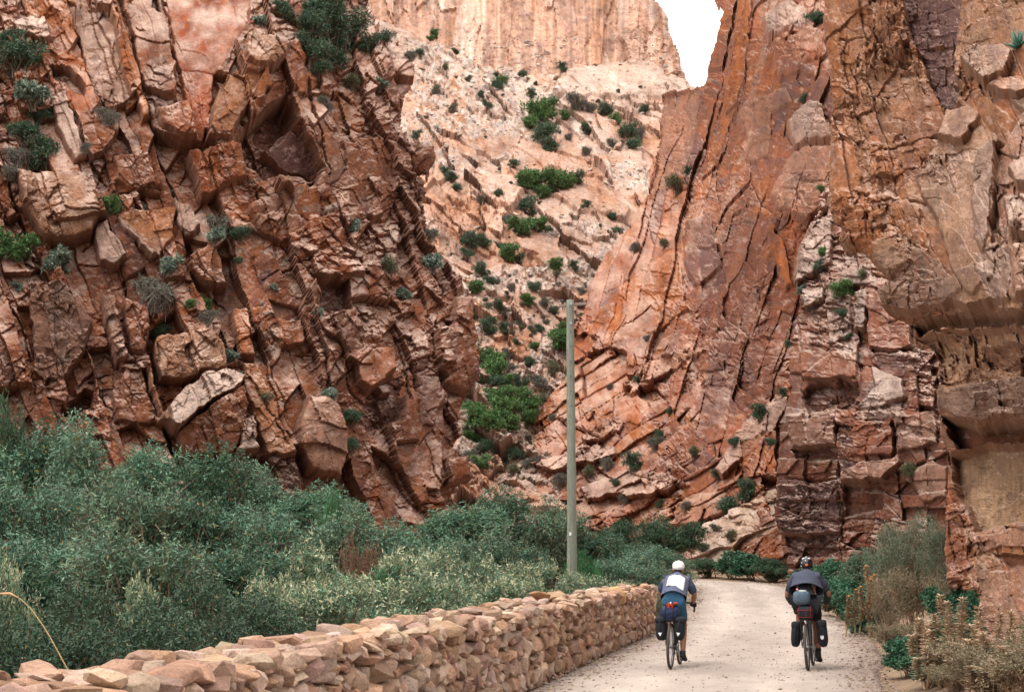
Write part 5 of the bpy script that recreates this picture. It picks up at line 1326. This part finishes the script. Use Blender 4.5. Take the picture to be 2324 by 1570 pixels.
M_HAIR = mat("dark hair", (.02, .016, .013), rough=.7)

def parts_at(root, M=None):
    return root

def bike_matrix(loc, yaw, lean):
    return Matrix.Translation(loc) @ Matrix.Rotation(-yaw, 4, 'Z') @ Matrix.Rotation(lean, 4, 'Y')

def bicycle(loc, yaw, lean, mf, label, flat=False):
    b = tag(empty("bicycle", loc), label, "bicycle", "touring bicycles on the road")
    b.rotation_euler = (bike_matrix(loc, yaw, lean)).to_euler()
    BBp, RA, FA, ST, HT, HB = Vector((0, .44, .28)), Vector((0, 0, .345)), Vector((0, 1.04, .345)), Vector((0, .25, .86)), Vector((0, .85, .90)), Vector((0, .88, .76))
    m = MB()
    m.tube([BBp, ST], .016); m.tube([ST, HT - Vector((0, 0, .03))], .016); m.tube([BBp, HB], .019); m.tube([HT, HB], .020)
    for s in (-1, 1):
        m.tube([BBp + Vector((s * .03, 0, 0)), RA + Vector((s * .065, 0, 0))], .010); m.tube([ST + Vector((s * .02, 0, -.04)), RA + Vector((s * .065, 0, 0))], .008)
    m.tube([BBp - Vector((.045, 0, 0)), BBp + Vector((.045, 0, 0))], .024, 12)
    m.build("frame", mf, b)
    m = MB()
    m.tube([HB + Vector((0, 0, .02)), HB - Vector((0, -.01, .05))], .022)
    for s in (-1, 1): m.tube([HB + Vector((s * .02, .0, -.03)), HB + Vector((s * .055, .02, -.07)), FA + Vector((s * .055, -.02, .12)), FA + Vector((s * .055, 0, 0))], [.014, .014, .011, .009])
    m.build("fork", mf, b)
    for c, tw in ((RA, .022), (FA, .020)):
        wh = empty("wheel", c); wh.parent = b
        m = MB(); m.ring((0, 0, 0), (1, 0, 0), .345 - tw, tw, 48, 10); m.build("tyre", M_TYRE, wh)
        m = MB(); m.ring((0, 0, 0), (1, 0, 0), .302, .010, 48, 6); m.tube([(-.055, 0, 0), (.055, 0, 0)], .018, 10); m.tube([(-.08, 0, 0), (.08, 0, 0)], .006, 8)
        for k in range(28):
            a = 2 * math.pi * k / 28
            s = .028 * (1 if k % 2 else -1)
            m.tube([(s, .018 * math.cos(a + .5), .018 * math.sin(a + .5)), (0, .30 * math.cos(a), .30 * math.sin(a))], .0016, 4)
        m.build("rim", M_ALU, wh)
    m = MB(); m.tube([ST, ST + Vector((0, -.02, .085))], .013)
    m.loft([[Vector((w_ * math.cos(a), y, .965 + dz + h_ * math.sin(a))) for a in [2 * math.pi * k / 12 for k in range(12)]] for y, w_, h_, dz in ((.10, .03, .012, .004), (.12, .068, .022, .002), (.18, .072, .026, -.004), (.26, .038, .024, -.006), (.36, .020, .018, -.004), (.385, .010, .010, -.004))])
    m.build("saddle", M_BLK, b)
    m = MB()
    m.tube([HT, HT + Vector((0, -.005, .06)), Vector((0, .93, .975))], .014)
    m.tube([(-.215, .93, .975), (.215, .93, .975)], .013)
    for s in (-1, 1):
        m.tube([(s * .215, .93, .975), (s * .22, 1.00, .975), (s * .225, 1.04, .945), (s * .23, 1.03, .885), (s * .235, .97, .845), (s * .24, .88, .845)], .015, 8)
        m.tube([(s * .222, 1.0, .985), (s * .222, 1.05, 1.02), (s * .224, 1.055, 1.05)], [.016, .017, .012], 8)
        m.tube([(s * .222, 1.06, 1.0), (s * .226, 1.075, .93), (s * .228, 1.05, .87)], .006, 6)
    m.build("handlebar", M_BLK, b)
    m = MB()
    m.ring(BBp + Vector((.05, 0, 0)), (1, 0, 0), .092, .006, 30, 6)
    for k in range(5):
        a = 2 * math.pi * k / 5; m.tube([BBp + Vector((.05, 0, 0)), BBp + Vector((.05, .092 * math.cos(a), .092 * math.sin(a)))], .006, 6)
    m.tube([BBp + Vector((.07, 0, 0)), BBp + Vector((.085, .03, -.168))], .011); m.tube([BBp - Vector((.07, 0, 0)), BBp + Vector((-.085, -.03, .168))], .011)
    cr = m.build("crankset", M_ALU, b)
    for s in (1, -1):
        m = MB(); c = BBp + Vector((s * .135, s * .03, -s * .168)); m.box(c, (.09, .085, .02), None, .005); m.build("pedal", M_BLK, cr)
    m = MB()
    m.tube([BBp + Vector((.05, 0, .09)), RA + Vector((.05, 0, .045))], .005, 6); m.tube([BBp + Vector((.05, 0, -.09)), RA + Vector((.052, .02, -.10))], .005, 6)
    m.ring(RA + Vector((.05, 0, 0)), (1, 0, 0), .045, .006, 20, 6); m.box(RA + Vector((.06, .01, -.07)), (.018, .03, .11), None, .004)
    m.build("drivetrain", M_BLK, b)
    m = MB()
    for s in (-1, 1):
        m.tube([RA + Vector((s * .075, 0, .02)), (s * .07, -.10, .74)], .006); m.tube([RA + Vector((s * .075, 0, .02)), (s * .07, .16, .74)], .006)
        m.tube([(s * .07, -.16, .745), (s * .07, .22, .745), (s * .02, .26, .80)], .006)
    for y in (-.16, -.05, .06, .17): m.tube([(-.07, y, .745), (.07, y, .745)], .006)
    m.build("rear_rack", M_BLK, b)
    return b

def bag(name, M, build, label, cat, group=None):
    o = tag(empty(name, M.to_translation()), label, cat, group)
    o.rotation_euler = M.to_euler()
    build(o)
    return o

def pannier(refl, tall=.37, wide=.17, seed=0, style='tri'):
    def f(o):
        m = MB(); m.ball((0, 0, 0), (wide / 2 * 1.05, .15, tall / 2 * 1.03), seg=22, p=3.0, jit=.02, seed=seed)
        m.build("bag", M_BAG, o)
        m = MB(); m.ball((0, 0, tall * .40), (wide / 2 * 1.08, .155, tall * .15), seg=18, p=3.5, jit=.02, seed=seed + 1); m.tube([(0, -.16, tall * .42), (0, -.165, 0), (0, -.15, -tall * .25)], .009, 6)
        m.build("flap", M_BAG, o)
        if refl:
            m = MB()
            if style == 'tri':
                c = Vector((0, -.160, -tall * .22))
                q = [(-.030, 0, .024), (.030, 0, .024), (.0, 0, -.032)]
                m.loft([[c + Vector(t) for t in q], [c + Vector(t) * .95 + Vector((0, -.012, 0)) for t in q]])
            else:
                m.ball((0, -.158, -tall * .12), (.026, .010, .034), seg=12)
            m.build("reflector", M_REFL, o, False)
    return f

def skin_mesh(name, V, E, root, mt, sub=2):
    keys = list(V)
    me = bpy.data.meshes.new(name)
    me.from_pydata([V[k][0] for k in keys], [(keys.index(a), keys.index(b)) for a, b in E], [])
    o = bpy.data.objects.new(name + "_t", me); COL.objects.link(o)
    md = o.modifiers.new("skin", 'SKIN'); md.use_smooth_shade = True
    for i, k in enumerate(keys):
        r = V[k][1]; sv_ = me.skin_vertices[0].data[i]
        sv_.radius = r if hasattr(r, '__len__') else (r, r); sv_.use_root = (k == root)
    s = o.modifiers.new("sub", 'SUBSURF'); s.levels = sub; s.render_levels = sub
    dg = bpy.context.evaluated_depsgraph_get(); dg.update()
    out = bpy.data.meshes.new_from_object(o.evaluated_get(dg))
    out.name = name
    bpy.data.objects.remove(o)
    out.materials.clear(); out.materials.append(mt)
    for p in out.polygons: p.use_smooth = True
    return out

def join_meshes(name, meshes, mt):
    bm = bmesh.new()
    for me in meshes: bm.from_mesh(me)
    out = bpy.data.meshes.new(name); bm.to_mesh(out); bm.free()
    out.materials.append(mt)
    for p in out.polygons: p.use_smooth = True
    return out

def hand_mb(m, wrist, s, grow=0.0):
    """a hand closed on the bar: palm, four fingers of different length and a thumb"""
    w_ = Vector(wrist); f = Vector((0, 1, -.08)).normalized()
    pc = w_ + f * .055
    m.ball(pc, (.040 + grow, .052 + grow, .019 + grow), seg=12, p=2.6)
    for k, (dx, ln) in enumerate(((-.030, .070), (-.010, .080), (.010, .076), (.030, .060))):
        a = pc + Vector((dx, .040, .004))
        m.tube([a, a + f * ln * .40 + Vector((0, 0, -.004)), a + f * ln * .55 + Vector((0, 0, -.030)), a + f * ln * .30 + Vector((0, 0, -.050))], [.0098 + grow, .0094 + grow, .0088 + grow, .0070 + grow], 8)
    t = pc + Vector((-s * .036, -.010, -.004))
    m.tube([t, t + Vector((-s * .016, .026, -.018)), t + Vector((-s * .004, .044, -.036))], [.012 + grow, .011 + grow, .0085 + grow], 8)

def head_mb(m, c, tilt):
    Rm = Matrix.Rotation(-tilt, 3, 'X')
    def q(x, y, z): return Vector(c) + Rm @ Vector((x, y, z))
    rings = []
    for t, rx, ry, y0 in ((-1.0, .022, .03, .035), (-.9, .045, .058, .028), (-.65, .060, .078, .018), (-.3, .069, .090, .006), (.05, .075, .098, 0), (.4, .074, .097, -.004), (.7, .058, .078, -.006), (.9, .036, .048, -.006), (1.0, .012, .016, -.006)):
        rings.append([q(rx * math.cos(a), y0 + ry * math.sin(a), .118 * t) for a in [2 * math.pi * k / 18 for k in range(18)]])
    m.loft(rings)
    m.loft([[q(x * .5, .088, .02), q(-x * .5, .088, .02), q(-x, .098, -.025), q(x, .098, -.025)] for x in (.012,)] + [[q(.004, .094, .018), q(-.004, .094, .018), q(-.008, .118, -.022), q(.008, .118, -.022)]])
    for s in (-1, 1):
        m.ball(q(s * .077, -.008, -.012), (.010, .020, .032), Rm, 10)
    m.ball(q(0, .092, -.062), (.022, .010, .007), Rm, 8)
    return q

def rider(M, J, hair_full=True):
    """body of one rider from joints given in the bicycle's own frame"""
    p = empty("person", M.to_translation()); p.rotation_euler = M.to_euler()
    V = {}
    for k, v in J.items(): V[k] = (Vector(v[0]), v[1])
    E = [("pelvis", "waist"), ("waist", "chest"), ("chest", "neckb"), ("neckb", "neck")]
    for s in "LR":
        E += [("chest", "sh" + s), ("sh" + s, "el" + s), ("el" + s, "wr" + s), ("pelvis", "hip" + s), ("hip" + s, "kn" + s), ("kn" + s, "an" + s), ("an" + s, "toe" + s)]
    V2 = dict(V)
    # calf swells below the knee, forearm below the elbow
    E2 = []
    for a, b in E:
        if a[:2] in ("kn", "el") and b[:2] in ("an", "wr"):
            k = a + "m"; r = V[a][1] * (1.02 if a[:2] == "kn" else .98); V2[k] = (V[a][0].lerp(V[b][0], .32) + Vector((0, -.012 if a[:2] == "kn" else 0, 0)), r); E2 += [(a, k), (k, b)]
        elif a[:3] == "hip" and b[:2] == "kn":
            k = a + "m"; V2[k] = (V[a][0].lerp(V[b][0], .45), V[a][1] * .88); E2 += [(a, k), (k, b)]
        else: E2.append((a, b))
    body = skin_mesh("body", V2, E2, "pelvis", M_SKIN)
    m = MB(); q = head_mb(m, J['head'][0], J['head'][1])
    for s, k in ((-1, "wrL"), (1, "wrR")): hand_mb(m, J[k][0], s)
    hm = m.mesh("h", None)
    link("body", join_meshes("body", [body, hm], M_SKIN), p)
    m = MB(); Rm = Matrix.Rotation(-J['head'][1], 3, 'X')
    m.ball(q(0, -.016, .010), (.079, .094, .100), Rm, 16, jit=.03, seed=4); m.ball(q(0, -.062, -.04), (.062, .042, .056), Rm, 12, jit=.05, seed=5)
    link("hair", m.mesh("hair", M_HAIR), p)
    for s in (-1, 1):
        m = MB(); m.ball(q(s * .030, .088, .006), (.011, .008, .007), Rm, 8); link("eye", m.mesh("eye", mat("eye", (.05, .04, .03), rough=.2)), p)
    return p, V, q, Rm

def garment(p, name, V, E, root, pad, mt, over=None, sub=2):
    V2 = {}
    used = {k for e in E for k in e}
    for k in used:
        v = (over or {}).get(k, V.get(k))
        r = v[1]; V2[k] = (Vector(v[0]), tuple(x + pad for x in r) if hasattr(r, '__len__') else r + pad)
    return link(name, skin_mesh(name, V2, E, root, mt, sub), p)

def shoe(p, an, toe, mt):
    an, toe = Vector(an), Vector(toe)
    d = (toe - an); d.z *= .5; d.normalize()
    m = MB()
    s_ = Vector((1, 0, 0)); u = s_.cross(d)
    if u.z < 0: u = -u
    heel = an - u * .075 - d * .06
    rings = []
    for t, w_, h_ in ((0, .026, .03), (.03, .038, .05), (.10, .040, .052), (.17, .045, .036), (.23, .043, .026), (.27, .028, .018)):
        c = heel + d * t + u * h_ * .9
        rings.append([c + s_ * (w_ * math.cos(a)) + u * (h_ * math.sin(a)) for a in [2 * math.pi * k / 14 for k in range(14)]])
    m.loft(rings)
    m.tube([an + Vector((0, 0, .05)), an - u * .05], [.044, .048], 12)
    return link("shoe", m.mesh("shoe", mt), p)

# --------------------------------------------------------------- the rider in the white cap
def ground_pt(x, y, Yg):
    p = at(x, y, Yg)
    return Vector((p.x, Yg, roadz(p.x, Yg)))
def solve_Y(y):
    best = min(np.arange(18, 30, .05), key=lambda Y: abs(at(1500, y, Y).z - roadz(at(1600, y, Y).x, Y)))
    return float(best)
Y1 = solve_Y(1514)
L1 = ground_pt(1521, 1514, Y1)
YAW1, LEAN1 = R(14.5), R(1.5)
bk1 = bicycle(L1, YAW1, LEAN1, M_FRAME1, "dark touring bicycle with drop bars under the rider in the white cap")
MX1 = bike_matrix(L1, YAW1, LEAN1)
bag("pannier_bag", MX1 @ Matrix.Translation((-.145, .0, .60)) @ Matrix.Rotation(R(-3), 4, 'Y'), pannier(True, .34, .165, 1), "black left pannier with white triangle on the white-capped rider's bicycle", "pannier", "black pannier bags")
bag("pannier_bag", MX1 @ Matrix.Translation((.140, .0, .61)) @ Matrix.Rotation(R(4), 4, 'Y'), pannier(True, .34, .155, 3), "black right pannier with white triangle on the white-capped rider's bicycle", "pannier", "black pannier bags")
def f_(o):
    m = MB(); m.ball((0, 0, 0), (.150, .12, .125), seg=22, p=2.6, jit=.035, seed=8); m.build("bag", M_NAVY, o)
    m = MB()
    for x in (-.06, .06): m.tube([Vector((x, .125 * math.cos(a), .130 * math.sin(a))) for a in [2 * math.pi * k / 14 for k in range(15)]], .008, 6)
    m.build("strap", M_BLK, o)
bag("dry_bag", MX1 @ Matrix.Translation((-.01, -.03, .84)), f_, "crumpled navy blue dry bag strapped across the white-capped rider's rear rack", "bag")
def f_(o):
    m = MB(); m.ball((0, 0, 0), (.10, .085, .05), seg=16, p=2.8, jit=.05, seed=9); m.build("pouch", M_BAG, o)
    rr = random.Random(2)
    m = MB()
    for k in range(7):
        x0, z0 = rr.uniform(-.08, .08), rr.uniform(-.035, .04)
        m.tube([(x0, -.085, z0), (x0 + rr.uniform(-.03, .03), -.098, z0 + rr.uniform(-.02, .03)), (x0 + rr.uniform(-.06, .06), -.088, z0 + rr.uniform(-.03, .03))], .014, 6)
    m.build("cord", M_RED, o)
    m = MB(); m.ball((.01, -.095, .045), (.014, .010, .014), seg=10); m.build("lamp", M_REFL, o)
bag("saddle_bag", MX1 @ Matrix.Translation((0, -.03, .955)), f_, "small black bag laced with red-orange cord behind the white-capped rider's saddle", "bag")
J1 = dict(pelvis=((0, .255, 1.03), (.155, .125)), waist=((0, .345, 1.13), (.140, .11)), chest=((0, .53, 1.27), (.165, .125)), neckb=((0, .665, 1.375), .068), neck=((0, .725, 1.44), .056),
          head=((0, .785, 1.515), .12),
          shL=((-.165, .60, 1.335), .070), elL=((-.27, .67, 1.13), .046), wrL=((-.225, .87, .975), .030), shR=((.165, .60, 1.335), .070), elR=((.275, .66, 1.125), .046), wrR=((.228, .86, .97), .030),
          hipL=((-.095, .29, .985), .095), knL=((-.115, .715, .845), .060), anL=((-.125, .40, .535), .038), toeL=((-.135, .53, .475), .030),
          hipR=((.095, .29, .985), .095), knR=((.115, .60, .615), .058), anR=((.130, .435, .205), .038), toeR=((.138, .56, .140), .030))
pr1, V1, q1, Rm1 = rider(MX1, J1)
tag(pr1, "cyclist in white cap, blue shirt with white back patch and blue shorts riding away, left of two", "person", "cyclists on the gravel road")
pr1['label'] = "cyclist in a white cap and blue sweater with a white patch across the back"
M_SWEAT = mat("faded blue sweater", (.085, .096, .155), rough=.9, noise=.14, nscale=25, bump=.3, bscale=50)
M_SLEEVE = mat("darker blue sleeve", (.040, .055, .100), rough=.9, noise=.14, nscale=25)
M_DENIM = mat("blue shorts cloth", (.030, .098, .170), rough=.85, noise=.2, nscale=22)
M_WHITE = mat("white cotton", (.80, .78, .74), rough=.9, noise=.05, nscale=30, bump=.3, bscale=25)
M_SHOE = mat("black shoe", (.02, .02, .022), rough=.6)
garment(pr1, "sweater", V1, [("waist", "chest"), ("chest", "neckb"), ("chest", "shL"), ("chest", "shR"), ("shL", "elL"), ("shR", "elR")], "chest", .016, M_SWEAT, dict(elL=((-.255, .655, 1.17), .050), elR=((.262, .65, 1.165), .050), neckb=((0, .645, 1.36), .06)))
def torso_ring(J, t, rx, ry, n=28, wav=0.0, ph=0.0):
    a, b = Vector(J['pelvis'][0]), Vector(J['chest'][0])
    c = a.lerp(b, t); ax = (b - a).normalized(); s_ = Vector((1, 0, 0)); u = s_.cross(ax)
    return [c + s_ * (rx * math.cos(k) * (1 + wav * math.sin(5 * k + ph))) + u * (ry * math.sin(k) * (1 + wav * math.cos(4 * k + ph))) + ax * (wav * .12 * math.sin(3 * k + ph)) for k in [2 * math.pi * i / n for i in range(n)]]
m = MB(); m.loft([torso_ring(J1, t, rx, ry, wav=w_) for t, rx, ry, w_ in ((1.62, .060, .060, 0), (1.5, .100, .085, 0), (1.38, .160, .105, 0), (1.22, .205, .130, .01), (1.0, .208, .145, .012), (.7, .200, .152, .02), (.45, .198, .158, .025), (.22, .202, .166, .03), (.08, .202, .170, .04))], cap=False)
link("sweater_hem", m.mesh("sweater_hem", M_SWEAT), pr1)
garment(pr1, "shorts", V1, [("pelvis", "waist"), ("pelvis", "hipL"), ("pelvis", "hipR"), ("hipL", "kL"), ("hipR", "kR")], "pelvis", .014, M_DENIM,
        dict(waist=((0, .31, 1.09), (.135, .105)), kL=(V1['hipL'][0].lerp(V1['knL'][0], .82), .068), kR=(V1['hipR'][0].lerp(V1['knR'][0], .82), .068)))
for s in ("L", "R"):
    shoe(pr1, J1['an' + s][0], J1['toe' + s][0], M_SHOE)
    garment(pr1, "sleeve", V1, [("sh" + s, "e1"), ("e1", "e2")], "sh" + s, .020, M_SLEEVE, {"sh" + s: (V1["sh" + s][0].lerp(V1["el" + s][0], .02), .072), "e1": (V1["sh" + s][0].lerp(V1["el" + s][0], .6), .052), "e2": (V1["sh" + s][0].lerp(V1["el" + s][0], 1.0), .048)})
    m = MB(); hand_mb(m, J1['wr' + s][0], -1 if s == "L" else 1, .004); m.tube([Vector(J1['wr' + s][0]) - Vector((0, .03, -.02)), J1['wr' + s][0]], [.036, .036], 10); link("glove", m.mesh("glove", M_BLK), pr1)
# white cap and the white patch lying on the back
m = MB()
rings = []
for z, rx, ry in ((-.022, .092, .110), (.02, .097, .116), (.06, .095, .113), (.09, .080, .098), (.110, .050, .064), (.118, .014, .018)):
    rings.append([q1(rx * math.cos(a), -.008 + ry * math.sin(a), z + .012 * math.sin(a)) for a in [2 * math.pi * k / 22 for k in range(22)]])
m.loft(rings)
m.loft([[q1(x, .085 + .06 * (1 - (x / .075) ** 2) * j, .008 - .018 * j) for x in np.linspace(-.07, .07, 9)] for j in (0, .5, 1)], close=False)
link("cap", m.mesh("cap", M_WHITE), pr1)
def back_pt(J, x, t, off):
    a, b, c = Vector(J['pelvis'][0]), Vector(J['chest'][0]), Vector(J['neckb'][0])
    ax = (b - a).normalized(); s_ = Vector((1, 0, 0)); u = s_.cross(ax)
    if u.z < 0: u = -u
    base = a.lerp(b, t) if t <= 1 else b.lerp(c, (t - 1) / .6)
    rx, ry = (.206, .160) if t <= 1 else (.206 - .09 * (t - 1), .160 - .085 * (t - 1) / .6)
    k = max(-.98, min(.98, x / rx))
    return base + s_ * x + u * (ry * math.sqrt(1 - k * k) + off)
m = MB(); n_ = 12
rings = []
for j in range(13):
    v = j / 12
    t = 1.52 * (1 - v) + .34 * v
    xl = -.085 * (1 - v) - .125 * v ** 1.0; xr_ = .090 + .075 * min(1, v * 2.2) - .01 * v
    row = []
    for i in range(n_ + 1):
        h = i / n_; x = xl * (1 - h) + xr_ * h
        tt = t - .22 * v * max(0, h - .55) + .12 * v * (1 - h)
        row.append(back_pt(J1, x, tt, .010 + .006 * math.sin(i * 1.3 + j)))
    rings.append(row)
m.loft(rings, close=False)
o = link("back_patch", m.mesh("back_patch", M_WHITE), pr1)
md = o.modifiers.new("thick", 'SOLIDIFY'); md.thickness = .008; md.offset = 1

# --------------------------------------------------------------- the rider in the black helmet
Y2 = solve_Y(1518)
L2 = ground_pt(1833, 1517, Y2)
YAW2, LEAN2 = R(16.0), R(-1.0)
bk2 = bicycle(L2, YAW2, LEAN2, M_FRAME2, "grey touring bicycle with a tall seat pack under the helmeted rider")
MX2 = bike_matrix(L2, YAW2, LEAN2)
bag("pannier_bag", MX2 @ Matrix.Translation((-.170, .20, .52)) @ Matrix.Rotation(R(5), 4, 'Y'), pannier(False, .36, .14, 11), "slim black left pannier without reflector on the helmeted rider's bicycle", "pannier", "black pannier bags")
bag("pannier_bag", MX2 @ Matrix.Translation((.225, .20, .53)) @ Matrix.Rotation(R(-4), 4, 'Y'), pannier(True, .38, .145, 13, 'oval'), "black right pannier with oval white patch on the helmeted rider's bicycle", "pannier", "black pannier bags")
def f_(o):
    m = MB(); m.ball((0, 0, 0), (.130, .10, .112), seg=22, p=2.7, jit=.02, seed=18); m.build("bag", M_GBLUE, o)
    m = MB(); m.ball((.01, -.01, .095), (.075, .06, .022), seg=14, p=2.5, jit=.04, seed=19); m.build("folded_top", mat("pale folded cloth", (.36, .38, .36), rough=.9, noise=.2), o)
    m = MB(); m.ball((-.055, -.06, .125), (.018, .014, .018), seg=10); m.build("lamp", mat("pink rear lamp", (.75, .25, .30), rough=.4), o)
bag("seat_pack", MX2 @ Matrix.Translation((-.045, .0, 1.075)), f_, "rounded grey-blue seat pack with a pink lamp behind the helmeted rider's saddle", "bag")
def f_(o):
    m = MB(); m.ball((0, 0, 0), (.120, .12, .105), seg=20, p=3.2, jit=.03, seed=21); m.build("bag", M_BAG, o)
    m = MB()
    for x in (-.085, .02, .09): m.tube([Vector((x, -.124 * math.cos(a), .110 * math.sin(a))) for a in [2 * math.pi * k / 16 for k in range(17)]], .0036, 6)
    for z in (-.055, .05): m.tube([(-.118, -.10, z), (-.06, -.124, z), (.06, -.124, z), (.118, -.10, z)], .0036, 6)
    m.build("strap", mat("dark red strap", (.24, .018, .014), rough=.7), o)
    m = MB(); m.ball((0, -.10, -.115), (.016, .012, .018), seg=10); m.build("reflector", M_REFL, o)
bag("rack_bag", MX2 @ Matrix.Translation((0.0, -.01, .845)), f_, "black rack bag criss-crossed with red straps under the grey-blue seat pack", "bag")
J2 = dict(pelvis=((0, .245, 1.04), (.155, .125)), waist=((0, .325, 1.15), (.140, .11)), chest=((0, .48, 1.305), (.170, .13)), neckb=((0, .61, 1.415), .070), neck=((0, .665, 1.475), .058),
          head=((0, .715, 1.555), .08),
          shL=((-.175, .545, 1.365), .072), elL=((-.315, .60, 1.12), .046), wrL=((-.250, .85, .955), .030), shR=((.175, .545, 1.365), .072), elR=((.32, .60, 1.12), .046), wrR=((.250, .85, .955), .030),
          hipL=((-.095, .285, .985), .097), knL=((-.13, .71, .85), .062), anL=((-.125, .40, .535), .038), toeL=((-.135, .53, .475), .030),
          hipR=((.095, .285, .985), .097), knR=((.135, .60, .615), .060), anR=((.130, .435, .205), .038), toeR=((.138, .56, .140), .030))
pr2, V2_, q2, Rm2 = rider(MX2, J2)
tag(pr2, "cyclist in a black helmet and flapping grey-blue jacket with black shorts over brown legs", "person", "cyclists on the gravel road")
M_JACK = mat("grey blue jacket", (.050, .056, .086), rough=.85, noise=.14, nscale=18, bump=.4, bscale=22)
M_JDARK = mat("dark sleeve lining", (.030, .034, .050), rough=.85, noise=.2, nscale=20)
M_TROU = mat("rust brown trousers", (.190, .075, .042), rough=.85, noise=.2, nscale=20, bump=.3, bscale=25)
M_SHIRT = mat("black shirt", (.012, .012, .015), rough=.9)
garment(pr2, "shirt", V2_, [("pelvis", "waist"), ("waist", "chest")], "waist", .012, M_SHIRT)
garment(pr2, "jacket", V2_, [("ws", "chest"), ("chest", "neckb"), ("chest", "shL"), ("chest", "shR"), ("shL", "eL"), ("shR", "eR")], "chest", .022, M_JACK, dict(ws=((0, .40, 1.225), (.15, .12)), neckb=((0, .60, 1.41), .062), eL=(V2_['shL'][0].lerp(V2_['elL'][0], .7), .058), eR=(V2_['shR'][0].lerp(V2_['elR'][0], .7), .058)))
m = MB(); m.loft([torso_ring(J2, t, rx, ry, 36, w_, 1.0) for t, rx, ry, w_ in ((1.60, .065, .065, 0), (1.5, .110, .090, 0), (1.38, .172, .112, 0), (1.22, .215, .138, .01), (1.05, .222, .155, .012), (.85, .224, .168, .02), (.66, .238, .182, .03), (.50, .258, .198, .045), (.44, .266, .207, .06))], cap=False)
o = link("jacket_hem", m.mesh("jacket_hem", M_JACK), pr2); md = o.modifiers.new("thick", 'SOLIDIFY'); md.thickness = .008
garment(pr2, "trousers", V2_, [("pelvis", "hipL"), ("pelvis", "hipR"), ("hipL", "knL"), ("hipR", "knR"), ("knL", "cL"), ("knR", "cR")], "pelvis", .016, M_TROU, dict(pelvis=((0, .245, 1.02), (.15, .12)), cL=(V2_['knL'][0].lerp(V2_['anL'][0], .72), .048), cR=(V2_['knR'][0].lerp(V2_['anR'][0], .72), .050)))
garment(pr2, "shorts", V2_, [("pelvis", "hipL"), ("pelvis", "hipR"), ("hipL", "kL"), ("hipR", "kR")], "pelvis", .030, M_SHIRT, dict(pelvis=((0, .245, 1.02), (.15, .12)), kL=(V2_['hipL'][0].lerp(V2_['knL'][0], .85), .066), kR=(V2_['hipR'][0].lerp(V2_['knR'][0], .72), .072)))
for s in ("L", "R"):
    shoe(pr2, J2['an' + s][0], J2['toe' + s][0], M_SHOE)
    garment(pr2, "sock", V2_, [("a", "an" + s)], "a", .008, M_SHIRT, {"a": (V2_['kn' + s][0].lerp(V2_['an' + s][0], .70), .044)})
    garment(pr2, "sleeve", V2_, [("e0", "el" + s), ("el" + s, "w")], "el" + s, .020, M_JDARK, {"e0": (V2_["sh" + s][0].lerp(V2_["el" + s][0], .55), .056), "w": (V2_["el" + s][0].lerp(V2_["wr" + s][0], .97), .036)})
hel = empty("helmet", (0, 0, 0)); hel.parent = pr2
m = MB(); rings = []
for z, rx, ry in ((-.055, .082, .100), (-.03, .094, .118), (.02, .100, .128), (.07, .094, .120), (.105, .074, .096), (.125, .044, .060), (.132, .010, .014)):
    rings.append([q2(rx * math.cos(a), -.010 + ry * math.sin(a), z + .012 * math.sin(a)) for a in [2 * math.pi * k / 26 for k in range(26)]])
m.loft(rings)
m.build("shell", mat("glossy black helmet", (.012, .012, .014), rough=.18, spec=.6), hel)
m = MB()
for x, z, w_, h_ in ((-.045, .098, .026, .016), (.045, .098, .026, .016), (-.068, .03, .012, .012), (-.078, -.02, .010, .014), (0, .122, .016, .010)):
    yy = -.010 - .128 * math.sqrt(max(.02, 1 - (x / .102) ** 2)) * (1 if z < .06 else .62)
    m.ball(q2(x, yy, z), (w_ * .8, .012, h_ * .75), Rm2, 10)
m.build("vent", mat("white helmet panel", (.72, .73, .76), rough=.3), hel)
m = MB(); m.ball(q2(.008, -.135, -.005), (.026, .012, .018), Rm2, 10); m.build("lamp", mat("red helmet lamp", (.75, .10, .03), rough=.35), hel)
m = MB()
for s in (-1, 1): m.tube([q2(s * .082, .02, -.03), q2(s * .072, .03, -.09), q2(0, .055, -.125)], .006, 6)
m.build("strap", M_BLK, hel)
